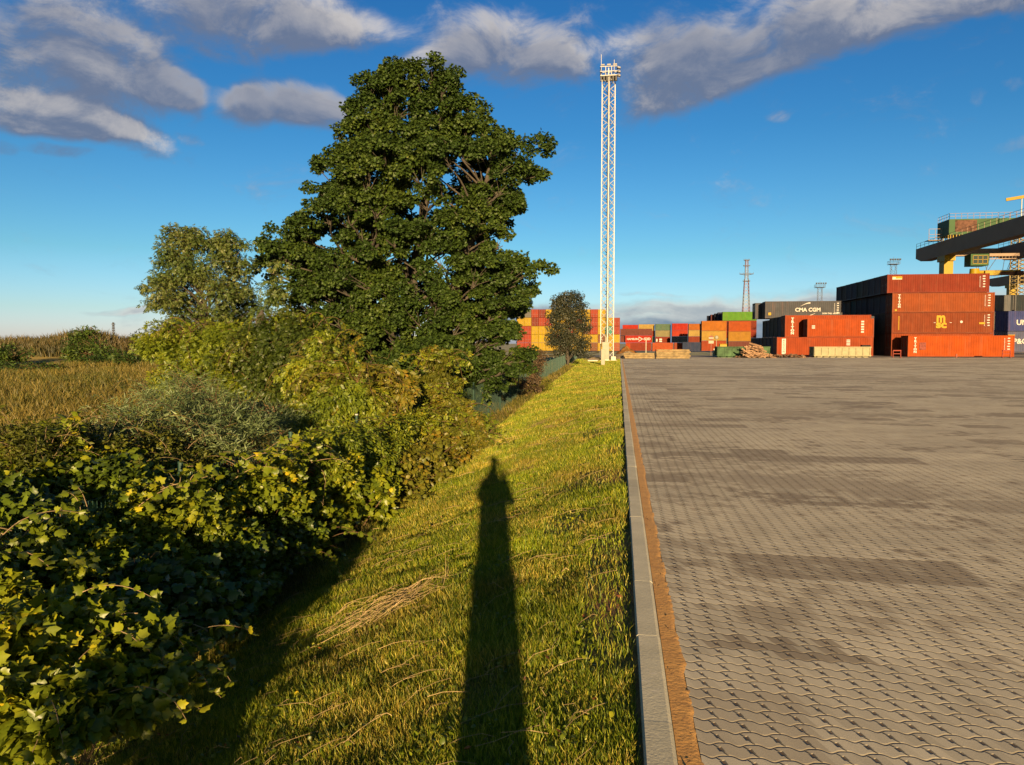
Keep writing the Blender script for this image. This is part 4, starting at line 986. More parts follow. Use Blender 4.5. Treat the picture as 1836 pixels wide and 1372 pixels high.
def place_leaves(P, size, shape, droop=0.4, seed=1, out=None, var=0.35, flat=0.5):
    """P (n,3) stalk points; returns V,F arrays. out: preferred outward direction per leaf (n,3)"""
    g = np.random.default_rng(seed); TV, TF = LEAF[shape]; n = len(P)
    d = g.normal(size=(n,3)); d[:,2] *= 0.5
    if out is not None: d += out*1.0
    d[:,2] -= droop; d /= np.linalg.norm(d, axis=1)[:,None]
    up = g.normal(size=(n,3))*(1-flat); up[:,2] += 1.0*flat+0.15
    # leaves turn their faces to the light and outward
    if out is not None: up += out*0.5
    x = np.cross(d, up); x /= (np.linalg.norm(x, axis=1)[:,None]+1e-9); z = np.cross(x, d)
    s = size*(1+var*(g.random(n)*2-1))
    V = P[:,None,:] + s[:,None,None]*(TV[None,:,0,None]*x[:,None,:] + TV[None,:,1,None]*d[:,None,:] + TV[None,:,2,None]*z[:,None,:])
    F = TF[None,:,:] + (np.arange(n)*len(TV))[:,None,None]
    return V.reshape(-1,3), F.reshape(-1,3)
def curve(a, b, sag=0.1, n=6, r=None, wob=0.04):
    a = np.array(a, float); b = np.array(b, float); L = np.linalg.norm(b-a); r = r or random
    ts = np.linspace(0, 1, n+1); o = np.array([r.uniform(-1,1), r.uniform(-1,1), 0])*wob*L
    return [tuple(a+(b-a)*t + np.array([0,0,sag*L])*math.sin(math.pi*t) + o*math.sin(2*math.pi*t+1)) for t in ts]
m_bark, t, b = material('tree_bark')
P = t.new('ShaderNodeNewGeometry').outputs['Position']
c = t.ramp(t.noise(t.v('MULTIPLY', P, (6,6,1.2)), 2.0, 6, 0.7), [(0.3, (0.016,0.013,0.009)), (0.6, (0.038,0.031,0.019)), (0.8, (0.070,0.058,0.032))])
t.put(b.inputs['Base Color'], c); b.inputs['Roughness'].default_value = 0.95; t.put(b.inputs['Normal'], t.bump(t.noise(t.v('MULTIPLY', P, (6,6,1.5)), 3.0, 5, 0.7), 0.8, 0.03))
m_twig = plain('brown_twigs', (0.085,0.052,0.026), 0.9, var=0.3)
m_paletwig = plain('pale_twigs', (0.16,0.115,0.06), 0.9, var=0.3)
def crown_points(clumps, per, spread, seed):
    """clumps: list of (centre, radius); leaves lie in flattened, ragged shells round each clump"""
    g = np.random.default_rng(seed); Ps = []; Os = []
    for (c, r) in clumps:
        n = max(4, int(per*r**1.7)); v = g.normal(size=(n,3)); v /= np.linalg.norm(v, axis=1)[:,None]
        q = g.random(n)**0.45; p = v*q[:,None]*r*spread
        p[:,2] *= 0.62; p += (g.normal(size=(n,3))*0.05*r)
        Ps.append(np.array(c)+p); Os.append(v)
    return np.concatenate(Ps), np.concatenate(Os)
def plant(name, label, cat, base, clumps, shape, size, per, mat, stems=None, droop=0.4, seed=1, group=None, stem_r=0.02, stem_mat=None, part='foliage', flat=0.5, spread=1.0, twigs=0.5, kind=None, maxstem=60):
    """shrub or tree: root empty > foliage, stem"""
    root = empty(name, base); tag(root, label, cat, group, kind); bx = np.array(base)
    P, O = crown_points(clumps, per, spread, seed)
    zg = gz(P[:,0], P[:,1]) + 0.02; keep = P[:,2] > zg; P = P[keep]; O = O[keep]
    V, F = place_leaves(P - bx, size, shape, droop, seed, O, flat=flat)
    np_mesh(part, V, F, [mat], root)
    r = random.Random(seed); mb = MB(); cl = list(clumps); r.shuffle(cl)
    for (c, cr) in cl[:maxstem]:
        b0 = (r.gauss(0, stem_r*4), r.gauss(0, stem_r*4), -0.05); e = np.array(c)-bx
        pts = curve(b0, e, 0.10, 5, r); mb.tube(pts, [stem_r*(1-0.8*i/5) for i in range(6)], 4, False)
        for _ in range(int(twigs*4)):
            v = np.array([r.gauss(0,1), r.gauss(0,1), r.gauss(0.2,0.7)]); v = v/np.linalg.norm(v)*cr*0.95
            mb.tube(curve(e, e+v, 0.05, 3, r), [stem_r*0.3, stem_r*0.22, stem_r*0.15, stem_r*0.08], 3, False)
    mb.build('stem', stem_mat or m_twig, root)
    return root
def blob_clumps(blobs, n, rad, seed, shell=0.5):
    """scatter n clumps through ellipsoids (cx,cy,cz,rx,ry,rz[,weight])"""
    g = np.random.default_rng(seed); w = np.array([(b[3]*b[4]*b[5])**0.67 for b in blobs]); w /= w.sum(); out = []
    for b, k in zip(blobs, np.maximum(1, (w*n).astype(int))):
        v = g.normal(size=(k,3)); v /= np.linalg.norm(v, axis=1)[:,None]; q = g.uniform(shell, 1, size=k)**0.6
        for vi, qi in zip(v, q):
            p = np.array(b[:3]) + vi*qi*np.array(b[3:6]); out.append((tuple(p), rad*g.uniform(0.65, 1.35)))
    return out
def add_canes(root, starts, n, length, mat, twig, shape, size, seed, step=0.05, up=0.5, dirs=None, rad=0.0045, keepout=None):
    """arching canes with leaves set along them; both are parts of the plant root"""
    r = random.Random(seed); mb = MB(); P = []; O = []; bx = Vector(root.location)
    for k in range(n):
        s0 = Vector(r.choice(starts)) + Vector((r.gauss(0,.12), r.gauss(0,.12), r.gauss(0,.05))); a = r.uniform(0, 2*math.pi) if dirs is None else r.gauss(dirs, 0.7)
        L = length*r.uniform(0.5, 1.3); d = Vector((math.cos(a)*0.8, math.sin(a)*0.8, up*r.uniform(.5,1.4))).normalized(); p = s0.copy(); pts = [p.copy()]; m_ = int(L/step)
        for i in range(m_):
            d = (d + Vector((r.gauss(0,.06), r.gauss(0,.06), -0.075*step/0.05*(1.2+i/m_)))).normalized(); p = p + d*step
            g0 = gzf(p.x, p.y)+0.03
            if p.z < g0: p.z = g0; d.z = abs(d.z)*0.3; d.normalize()
            pts.append(p.copy())
            if i > 1:
                for q in range(2 if i % 2 else 1): P.append(tuple(p)); O.append((r.gauss(0,1), r.gauss(0,1), 0.5))
        mb.tube([q-bx for q in pts], [rad*(1-0.75*i/len(pts)) for i in range(len(pts))], 4, False)
    mb.build('canes', twig, root)
    V, F = place_leaves(np.array(P)-np.array(root.location), size, shape, 0.25, seed, np.array(O)*0.6, var=0.45); np_mesh('cane_leaves', V, F, [mat], root)
def cl_of(root_blobs): return [tuple(at(b[0], b[1], b[2])) for b in root_blobs]
GREEN = [(0.0,(0.012,0.022,0.005)),(0.5,(0.026,0.043,0.007)),(0.85,(0.045,0.062,0.009)),(1.0,(0.075,0.080,0.012))]
L_maple = leaf_mat('maple_leaves', [(0.0,(0.013,0.029,0.004)),(0.55,(0.029,0.053,0.007)),(0.95,(0.051,0.077,0.009)),(1.0,(0.077,0.083,0.010))], 0.30, 0.55, 0.5, 0.22)
L_elder = leaf_mat('box_elder_leaves', [(0.0,(0.025,0.045,0.009)),(0.5,(0.050,0.077,0.014)),(0.85,(0.084,0.099,0.023)),(1.0,(0.123,0.113,0.035))], 0.35, 0.5, 0.7)
L_ygreen = leaf_mat('yellow_green_leaves', [(0.0,(0.045,0.072,0.005)),(0.5,(0.107,0.140,0.007)),(0.85,(0.168,0.181,0.009)),(1.0,(0.244,0.198,0.011))], 0.4, 0.5, 0.9)
L_gold = leaf_mat('golden_sapling_leaves', [(0.0,(0.044,0.053,0.006)),(0.5,(0.093,0.099,0.008)),(0.85,(0.137,0.117,0.011)),(1.0,(0.186,0.108,0.008))], 0.4, 0.5, 1.2)
L_dark = leaf_mat('dark_bramble_leaves', [(0.0,(0.024,0.038,0.005)),(0.6,(0.059,0.091,0.006)),(0.9,(0.120,0.150,0.007)),(1.0,(0.390,0.324,0.012))], 0.3, 0.42, 1.6, 0.35)
L_vine = leaf_mat('bright_vine_leaves', [(0.0,(0.048,0.072,0.005)),(0.6,(0.105,0.134,0.007)),(0.93,(0.215,0.218,0.010)),(1.0,(0.489,0.357,0.017))], 0.4, 0.42, 1.8, 0.35)
L_willow = leaf_mat('grey_willow_leaves', [(0.0,(0.032,0.052,0.019)),(0.5,(0.064,0.094,0.032)),(0.9,(0.114,0.151,0.057)),(1.0,(0.186,0.217,0.079))], 0.25, 0.5, 1.0)
L_red = leaf_mat('red_creeper_leaves', [(0.0,(0.035,0.018,0.006)),(0.4,(0.10,0.032,0.010)),(0.7,(0.17,0.065,0.012)),(1.0,(0.10,0.10,0.012))], 0.35, 0.45)
L_birch = leaf_mat('birch_leaves', [(0.0,(0.010,0.014,0.007)),(0.6,(0.022,0.027,0.012)),(0.95,(0.045,0.045,0.020)),(1.0,(0.09,0.075,0.02))], 0.25, 0.5, 0.6)
L_brown = leaf_mat('brown_weed_leaves', [(0.0,(0.030,0.022,0.010)),(0.5,(0.065,0.042,0.018)),(0.9,(0.11,0.070,0.030)),(1.0,(0.14,0.11,0.04))], 0.25, 0.7, 0.8)

# ---- the maple: trunks, limbs, clumps that follow its real outline -------------
def outline_clumps(rows, Y, rad, n, seed, depth=0.85, flat_top=True, sep=0.66):
    """rows (py, px_left, px_right): world silhouette at distance Y, filled in depth"""
    g = np.random.default_rng(seed); Z = []; XL = []; XR = []
    span0 = max(at(b_, py, Y).x-at(a, py, Y).x for py, a, b_ in rows)
    Ye = Y - 0.55*min(1.0, depth)*span0/2          # the near side of the crown is what draws the outline
    for py, a, b_ in rows:
        pa = at(a, py, Ye); pb = at(b_, py, Ye); sh = at((a+b_)/2, py, Y).x-(pa.x+pb.x)/2; pa.x += sh; pb.x += sh; Z.append((pa.z+pb.z)/2); XL.append(pa.x); XR.append(pb.x)
    Z = np.array(Z)[::-1]; XL = np.array(XL)[::-1]; XR = np.array(XR)[::-1]; out = []; tries = 0
    dmax = (XR-XL).max()/2*depth
    while len(out) < n and tries < n*60:
        tries += 1; z = g.uniform(Z[0], Z[-1]); xl = np.interp(z, Z, XL); xr = np.interp(z, Z, XR); w = (xr-xl)/2; r = rad*g.uniform(0.7, 1.3)
        if w < r*0.5: continue
        a = g.uniform(0, 2*math.pi); q = g.uniform(0.2, 1)**0.4; dep = min(w*1.0, dmax)*(0.45+0.55*(1-((z-Z[0])/(Z[-1]-Z[0]))**3))
        x = (xl+xr)/2 + (w-r*0.42)*q*math.cos(a); y = Y + (dep-r*0.4)*q*math.sin(a)
        if any((x-c[0])**2+(y-c[1])**2+((z-c[2])*1.5)**2 < (r*sep)**2 for c, _ in out): continue
        out.append(((x, y, z), r))
    return out
def boughs(big, sub, rsub, seed, dome=0.95):
    """each bough carries its own knobbly dome of leaf clumps, open underneath"""
    g = np.random.default_rng(seed); out = []
    for bi, (c, r) in enumerate(big):
        k = max(3, int(sub*(r/0.8)**2))
        for i in range(k):
            v = g.normal(size=3); v /= np.linalg.norm(v); v[2] = abs(v[2])*1.05-0.35
            q = g.uniform(0.75, 1.05); p = np.array(c)+v*r*q*np.array([1, 1, dome]); out.append((tuple(p), rsub*g.uniform(0.7, 1.3), bi))
    return out
def bough_tree(name, label, cat, base, trunks, big, sub, rsub, size, per, mat, seed, shape='maple', droop=0.5, flat=0.5, extra=(), bark=None):
    root = empty(name, base); tag(root, label, cat); bx = np.array(base, float); r = random.Random(seed); bark = bark or m_bark
    mb = MB(); spine = []
    for (pts, r0, r1) in trunks:
        pts = [np.array(p, float)-bx for p in pts]; fine = []
        for i in range(len(pts)-1):
            for k in range(4): fine.append(pts[i]*(1-k/4)+pts[i+1]*k/4)
        fine.append(pts[-1]); m_ = len(fine); fine = [f+np.array([r.gauss(0,.03), r.gauss(0,.03), 0]) for f in fine]
        rr = [r0+(r1-r0)*(i/(m_-1))**0.8 for i in range(m_)]; mb.tube(fine, rr, 10); spine += list(zip(fine, rr))
    mb.build('trunk', bark, root, smooth=True)
    cl = boughs(big, sub, rsub, seed); mb = MB(); hubs = {}
    for bi, (c, cr) in enumerate(big):
        e = np.array(c)-bx-np.array([0,0,cr*0.35]); best = None
        for p, pr in spine:
            dz = e[2]-p[2]; hd = math.hypot(e[0]-p[0], e[1]-p[1]); cost = abs(dz-0.5*hd-0.3)+0.3*hd+r.uniform(0,.5)
            if best is None or cost < best[0]: best = (cost, p, pr)
        _, p, pr = best; L = np.linalg.norm(e-p); r0 = min(pr*0.6, 0.015+0.014*L); pts = curve(p, e, 0.08, 7, r, 0.06)
        mb.tube(pts, [r0*(1-0.72*i/7) for i in range(8)], 5, False); hubs[bi] = (np.array(pts[-2]), r0*0.35)
    for (c, cr, bi) in cl:
        h, hr = hubs[bi]; mb.tube(curve(h, np.array(c)-bx, 0.08, 4, r, 0.07), [hr, hr*.7, hr*.5, hr*.35, hr*.2], 4, False)
    mb.build('branches', bark, root)
    P, O = crown_points([(c, cr) for c, cr, _ in cl]+list(extra), per, 1.0, seed); keep = P[:,2] > gz(P[:,0], P[:,1])+0.3; P = P[keep]; O = O[keep]
    V, F = place_leaves(P-bx, size, shape, droop, seed, O, flat=flat); np_mesh('crown', V, F, [mat], root); return root
def limb_tree(name, label, cat, base, trunks, clumps, leaf, size, per, mat, seed, trunk_r, droop=0.5, flat=0.5, shape='maple', spread=1.05, extra=None, ncap=None):
    root = empty(name, base); tag(root, label, cat); bx = np.array(base, float); r = random.Random(seed)
    mb = MB(); spine = []
    for (pts, r0, r1) in trunks:
        pts = [np.array(p, float)-bx for p in pts]; n = len(pts)
        fine = []
        for i in range(n-1):
            for k in range(4): fine.append(pts[i]*(1-k/4)+pts[i+1]*k/4)
        fine.append(pts[-1]); m_ = len(fine)
        fine = [f+np.array([r.gauss(0,.03), r.gauss(0,.03), 0]) for f in fine]
        rr = [r0+(r1-r0)*(i/(m_-1))**0.8 for i in range(m_)]; mb.tube(fine, rr, 10); spine += list(zip(fine, rr))
    mb.build('trunk', m_bark, root, smooth=True)
    mb = MB()
    for (c, cr) in clumps:
        e = np.array(c)-bx; best = None
        for p, pr in spine:
            dz = e[2]-p[2]; hd = math.hypot(e[0]-p[0], e[1]-p[1]); cost = abs(dz-0.55*hd-0.3)+0.25*hd
            if best is None or cost < best[0]: best = (cost, p, pr)
        _, p, pr = best; L = np.linalg.norm(e-p); r0 = min(pr*0.7, 0.012+0.016*L)
        pts = curve(p, e, 0.10, 7, r, 0.05); mb.tube(pts, [r0*(1-0.85*i/7) for i in range(8)], 5, False)
        for _ in range(4):
            v = np.array([r.gauss(0,1), r.gauss(0,1), r.gauss(0.1,0.5)]); v = v/np.linalg.norm(v)*cr*0.9
            q = np.array(pts[6]); mb.tube(curve(q, e+v, 0.05, 3, r), [0.012, 0.009, 0.006, 0.003], 3, False)
    mb.build('branches', m_bark, root)
    P, O = crown_points(clumps, per, spread, seed)
    keep = P[:,2] > gz(P[:,0], P[:,1])+0.3; P = P[keep]; O = O[keep]
    V, F = place_leaves(P-bx, size, shape, droop, seed, O, flat=flat)
    np_mesh('crown', V, F, [mat], root); return root
YT = 24.0
maple_rows = [(84,655,680),(92,640,840),(120,624,868),(165,620,890),(205,622,912),(245,592,938),(290,556,962),(340,546,950),(390,532,945),(425,470,946),(455,452,958),(480,456,990),(510,474,985),(545,500,985),(580,480,960),(620,470,950),(655,500,948),(690,540,915),(720,580,870)]
big = outline_clumps(maple_rows, YT, 0.64, 345, 21, 0.75, True, 0.84); cl = []
for (px, py, Y, r) in ((965,262,YT,.42),(930,268,YT,.5),(972,478,YT-.3,.26),(955,520,YT,.3),(462,440,YT+.5,.42),(500,420,YT+.4,.5),(470,478,YT,.4),(608,218,YT,.32),(955,310,YT,.35),(930,655,YT-1,.5),(945,640,YT-.5,.35),(610,240,YT,.35),(575,300,YT,.35)):
    p = at(px, py, Y); cl.append(((p.x, Y, p.z), r))
tb = at(705, 800, YT); tbz = gzf(tb.x, YT)
def tp(px, py, dy=0.0): p = at(px, py, YT+dy); return (p.x, YT+dy, p.z)
trunks = [([(tb.x-.2, YT, tbz-.2), tp(668,640,-.1), tp(655,500,-.3), tp(680,400,-.2), tp(700,300,0), tp(690,190,.1)], 0.30, 0.05),
          ([(tb.x+.1, YT+.3, tbz-.2), tp(725,640,.4), tp(735,560,.3), tp(752,440,.2), tp(770,330,.2), tp(800,200,.1)], 0.27, 0.05),
          ([(tb.x+.35, YT-.2, tbz-.2), tp(770,640,-.5), tp(810,540,-.8), tp(840,430,-.7), tp(870,340,-.6), tp(880,260,-.4)], 0.20, 0.04),
          ([tp(640,560,.3), tp(622,470,.6), tp(610,380,.8), tp(600,300,.8)], 0.14, 0.03)]
bough_tree('maple_tree', 'tall broad dark green maple with several trunks behind the fence', 'tree', (tb.x, YT, tbz), trunks, big+cl, 9, 0.27, 0.106, 1180, L_maple, 21, droop=0.55, flat=0.45)

# ---- box elder left of it -----------------------------------------------------
YB2 = 22.0
rows = [(404,305,318),(410,300,420),(430,292,430),(460,285,440),(490,280,455),(515,258,462),(540,270,468),(570,290,462),(600,300,455),(640,310,450)]
cl = outline_clumps(rows, YB2, 0.38, 120, 31, 0.85, True, 0.85)
for (px, py, r) in ((308,412,.3),(300,432,.3),(262,516,.26),(290,468,.26),(442,440,.25),(270,545,.3)): p = at(px, py, YB2); cl.append(((p.x, YB2, p.z), r))
b0 = at(395, 700, YB2); bz = gzf(b0.x, YB2)
def tq(px, py, dy=0.0): p = at(px, py, YB2+dy); return (p.x, YB2+dy, p.z)
limb_tree('box_elder_tree', 'smaller grey-green tree with a ragged crown, left of the tall maple', 'tree', (b0.x, YB2, bz), [([(b0.x,YB2,bz-.2), tq(385,620), tq(372,560), tq(350,500), tq(330,440)], 0.11, 0.02), ([(b0.x+.2,YB2,bz-.2), tq(415,620,.3), tq(418,560,.3), tq(412,480,.2), tq(410,430,.2)], 0.10, 0.02)], cl, None, 0.12, 700, L_elder, 31, 0.1, droop=0.75, flat=0.4, shape='spray')
# ---- broken trunk between them
YS = 21.0; p = at(462, 700, YS); zb_ = gzf(p.x, YS)
root = empty('broken_tree', (p.x, YS, zb_)); tag(root, 'dead broken tree trunk with a jagged top between the two trees', 'tree')
mb = MB(); q = at(467, 556, YS); mb.tube([(0,0,-.1),(0.05,0,1.0),(0.02,0,2.0),(q.x-p.x,0,q.z-zb_-.3),(q.x-p.x+.05,0,q.z-zb_)], [0.24,0.2,0.19,0.15,0.03], 10); mb.build('trunk', m_bark, root, smooth=True)
P_, O_ = crown_points([((q.x-p.x+.15+dx_, dy_, q.z-zb_+dz_), r) for dx_, dy_, dz_, r in ((.3,0,.3,.35),(.1,.2,.7,.35),(.35,-.1,.9,.3),(.4,0,-.2,.3),(-.2,.2,.0,.25),(.5,0,.5,.3),(.3,.1,1.3,.3))], 420, 1.0, 5)
V, F = place_leaves(P_, 0.15, 'spray', 0.8, 5, O_, flat=0.4); np_mesh('foliage', V, F, [L_elder], root)
# ---- birch by the fence
YBi = 60.0
rows = [(524,1018,1036),(534,992,1052),(550,987,1054),(575,984,1056),(600,980,1056),(622,984,1054),(636,988,1050)]
cl = outline_clumps(rows, YBi, 0.42, 95, 41, 0.8, True, 1.0); b0 = at(1018, 640, YBi); bz = gzf(b0.x, YBi)
def tr_(px, py): p = at(px, py, YBi); return (p.x, YBi, p.z)
limb_tree('birch_tree', 'dark weeping birch standing in front of the yellow container block', 'tree', (b0.x, YBi, bz), [([(b0.x,YBi,bz-.2), tr_(1018,600), tr_(1015,560), tr_(1022,532)], 0.12, 0.02)], cl, None, 0.15, 900, L_birch, 41, 0.1, droop=1.3, flat=0.2, shape='oval', spread=1.35)

# ---- shrubs -------------------------------------------------------------------
def shrub_px(name, label, cat, blobs, n, rad, shape, size, per, mat, seed, **kw):
    """blobs: (px, py, Y, rx, ry, rz) centres measured in the photograph, radii in metres"""
    bl = []
    for px, py, Y, rx, ry, rz in blobs: p = at(px, py, Y); bl.append((p.x, Y, p.z, rx, ry, rz))
    cx = sum(b[0] for b in bl)/len(bl); cy = sum(b[1] for b in bl)/len(bl)
    cls = blob_clumps(bl, n, rad, seed, kw.pop('shell', 0.45))
    cls = [c for c in cls if c[0][2] > gzf(c[0][0], c[0][1])+0.05]
    return plant(name, label, cat, (cx, cy, gzf(cx, cy)), cls, shape, size, per, mat, seed=seed, **kw)
sh_yellow_shrub = shrub_px('yellow_shrub', 'bright yellow-green shrub under the smaller tree', 'shrub', [(330,625,20,1.0,.9,.55),(400,640,20,1.3,1.1,.9),(370,690,19.5,1.5,1.2,.9),(440,650,19,1.0,.9,1.0),(290,610,21,.5,.5,.3)], 120, 0.36, 'spray', 0.115, 1150, L_ygreen, 51, droop=0.6)
sh_green_shrub = shrub_px('green_shrub', 'mid-green rounded shrub between the broken trunk and the maple', 'shrub', [(500,610,19,1.0,.9,.75),(470,650,18.5,1.1,1.0,.9),(530,660,18,1.0,.9,1.0),(560,610,19,.6,.6,.6)], 100, 0.34, 'spray', 0.11, 1150, L_ygreen if False else leaf_mat('fresh_green_leaves', [(0.0,(0.018,0.032,0.004)),(0.5,(0.040,0.062,0.006)),(0.9,(0.075,0.085,0.010)),(1.0,(0.11,0.10,0.012))], 0.4, 0.5, 0.9), 52, droop=0.6)
sh_drooping_sapling = shrub_px('drooping_sapling', 'tall sapling with hanging yellow leaflets in front of the maple, left one', 'sapling', [(570,690,13.5,.55,.5,.55),(610,740,13,.7,.6,.6),(560,760,13,.6,.5,.5),(640,700,13.5,.5,.5,.5),(590,640,14,.4,.4,.4)], 90, 0.26, 'spray', 0.12, 1300, L_ygreen, 53, droop=1.6, flat=0.25, stem_r=0.018)
sh_golden_sapling = shrub_px('golden_sapling', 'golden leaved sapling with a pointed top right of the maple trunks', 'sapling', [(790,660,17,.35,.35,.5),(780,710,16.5,.65,.6,.6),(800,770,16,.85,.7,.6),(745,730,16,.5,.5,.6),(830,790,16.5,.5,.5,.45),(760,800,15,.7,.6,.5)], 120, 0.25, 'spray', 0.115, 1300, L_gold, 54, droop=1.1, flat=0.3, stem_r=0.018)
sh_hanging_sapling = shrub_px('hanging_sapling', 'narrow sapling with long hanging leaves between the two larger ones', 'sapling', [(700,710,14,.35,.35,.6),(690,770,13.5,.5,.4,.5),(675,820,13,.5,.4,.4)], 45, 0.24, 'spray', 0.17, 850, L_gold, 55, droop=1.7, flat=0.2, stem_r=0.015)
shrub_px('hazel_shrub', 'leafy yellow-green shrub at the foot of the bank below the golden sapling', 'shrub', [(745,840,13.2,.6,.5,.4),(700,860,12.4,.6,.5,.45),(790,810,14.5,.5,.5,.35),(720,885,12,.5,.4,.3)], 60, 0.22, 'round', 0.075, 1500, L_gold, 56, droop=0.5)
shrub_px('vine_shrub', 'green vine covered shrub on the fence beside the far green post', 'shrub', [(620,880,10.8,.6,.5,.45),(660,900,11,.5,.5,.4),(580,900,10,.5,.5,.35),(640,850,11.5,.6,.5,.35),(565,940,9.4,.45,.4,.3)], 75, 0.20, 'grape', 0.085, 1300, L_vine, 57, droop=0.5)
shrub_px('vine_shrub', 'tangled olive shrub on the fence between the two nearer green posts', 'shrub', [(575,830,10.8,.4,.3,.28),(610,800,11.6,.4,.35,.3),(660,820,12,.45,.35,.3),(560,790,11.4,.3,.3,.2),(700,800,13,.4,.3,.35),(500,830,10.0,.3,.25,.15)], 70, 0.2, 'oval', 0.085, 1500, L_ygreen, 75, droop=0.9)
root = empty('dead_vine', tuple(at(500, 830, 9.0))); tag(root, 'bare brown dead vine tangle hanging over the fence left of the near green post', 'dead vine'); mb = MB(); r = random.Random(3)
for k in range(90):
    a = Vector((r.gauss(-0.15,.35), r.gauss(0,.3), r.gauss(0.05,.08))); e = a + Vector((r.gauss(0.05,.18), r.gauss(-.05,.15), -abs(r.gauss(.25,.22)))); mb.tube(curve(a, e, r.uniform(-.1,.3), 6, r, .12), [.004*(1-.1*i) for i in range(7)], 4, False)
mb.build('tangle', m_paletwig, root)
shrub_px('understory_shrub', 'dark shaded undergrowth beneath the maple along the fence', 'shrub', [(560,640,20,1.2,1.0,.9),(760,660,21,1.4,1.0,.8),(850,668,25,.8,1.0,.5),(820,690,23,1.2,1.2,.7),(700,700,20,1.6,1.2,.9),(600,720,18,1.4,1.2,.8),(660,760,17,1.4,1.0,.7)], 110, 0.38, 'oval', 0.13, 650, L_maple, 58)
sh_willow_shrub = shrub_px('willow_shrub', 'grey-green narrow leaved willow shrub beyond the fence at the left', 'shrub', [(300,770,8.8,.9,.8,.5),(380,770,9.4,.8,.7,.5),(240,800,8.0,.8,.7,.45),(430,790,9.8,.7,.6,.45),(330,820,8.2,.9,.6,.4),(340,725,10.5,.9,.7,.4),(480,780,11,.6,.5,.5),(180,830,7.4,.7,.6,.35)], 230, 0.20, 'willow', 0.075, 2600, L_willow, 59, droop=-0.3, flat=0.2, stem_r=0.010)
add_canes(sh_yellow_shrub, cl_of([(300,600,21),(340,600,20),(400,600,20),(440,610,19),(340,680,19),(400,700,19)]), 46, 1.3, L_ygreen, m_twig, 'spray', 0.115, 95, 0.10, 1.5, rad=.01)
add_canes(sh_green_shrub, cl_of([(490,590,19),(540,590,19),(470,640,18.3),(530,650,18),(560,600,19)]), 40, 1.2, L_ygreen, m_twig, 'spray', 0.11, 96, 0.10, 1.5, rad=.01)
add_canes(sh_drooping_sapling, cl_of([(570,680,13.4),(620,720,13),(560,760,13),(640,690,13.4),(600,640,13.9)]), 80, 1.1, L_gold, m_twig, 'spray', 0.12, 97, 0.08, 1.6, rad=.008)
add_canes(sh_golden_sapling, cl_of([(790,660,16.9),(780,720,16.3),(820,760,15.8),(750,720,16.3),(850,790,16.2),(760,790,14.8)]), 85, 1.1, L_ygreen, m_twig, 'spray', 0.115, 98, 0.08, 1.6, rad=.008)
add_canes(sh_willow_shrub, cl_of([(300,750,8.7),(380,750,9.3),(240,790,7.9),(430,780,9.6),(330,800,8.1),(340,710,10.4),(180,820,7.3),(480,770,10.9)]), 150, 0.75, L_willow, m_twig, 'willow', 0.075, 99, 0.035, 2.0, rad=.004)
shrub_px('fence_shrub', 'brownish tangled shrub growing through the far fence', 'shrub', [(950,650,38,.8,.8,.7),(950,690,32,.5,.5,.45)], 40, 0.30, 'oval', 0.10, 700, L_brown, 60)
shrub_px('fence_shrub', 'low olive shrub at the foot of the far fence', 'shrub', [(965,690,33,.5,.5,.3)], 14, 0.24, 'oval', 0.09, 800, L_gold, 61)
# bramble mass over the fence at the left
L_mix = leaf_mat('mixed_scrub_leaves', [(0.0,(0.020,0.028,0.004)),(0.45,(0.050,0.062,0.008)),(0.8,(0.100,0.105,0.012)),(0.93,(0.15,0.12,0.012)),(1.0,(0.10,0.045,0.015))], 0.4, 0.5, 1.5, 0.15)
mx_ = shrub_px('mixed_scrub', 'loose sunlit scrub of small yellow-green leaves rising above the brambles at the left', 'scrub', [(420,830,9.0,.35,.3,.26),(340,815,8.2,.4,.35,.26),(250,815,7.4,.4,.35,.24),(480,850,9.6,.3,.3,.2),(150,800,6.7,.4,.35,.24),(60,800,6.2,.4,.35,.22),(60,850,6.2,.6,.5,.28),(180,855,6.8,.6,.5,.26),(300,865,7.3,.6,.5,.26),(400,880,8.2,.5,.4,.26),(10,880,5.6,.5,.5,.25),(-40,830,5.8,.5,.5,.3)], 190, 0.15, 'oval', 0.045, 3400, L_mix, 76, droop=0.2, flat=0.25, stem_r=0.006, maxstem=110)
add_canes(mx_, cl_of([(60,810,6.1),(150,800,6.7),(250,810,7.4),(340,810,8.2),(420,825,9.0),(100,870,6.2),(300,860,7.2),(200,880,6.4)]), 150, 0.6, L_mix, m_paletwig, 'oval', 0.05, 77, 0.04, 1.6, rad=.0035)
dark_blobs = [(540,900,9.6,.3,.3,.25),(480,890,9.0,.5,.45,.26),(400,910,8.0,.4,.4,.2),(60,900,5.9,.6,.6,.30),(150,880,6.3,.65,.6,.32),(250,900,6.8,.6,.55,.30),(340,900,7.4,.6,.5,.32),(430,920,8.2,.6,.5,.34),(500,950,8.6,.5,.45,.34),
              (40,990,5.2,.6,.5,.32),(140,980,5.6,.6,.5,.34),(240,990,6.2,.6,.5,.36),(330,1000,6.6,.55,.5,.36),(420,1020,7.0,.5,.45,.34),(470,1000,7.9,.4,.4,.26),(-60,960,5.0,.6,.6,.4)]
t1_ = shrub_px('bramble_thicket', 'large dark bramble thicket smothering the near fence', 'bramble', dark_blobs, 470, 0.19, 'grape', 0.062, 2600, L_dark, 62, droop=0.5, stem_r=0.008, maxstem=160, stem_mat=m_twig)
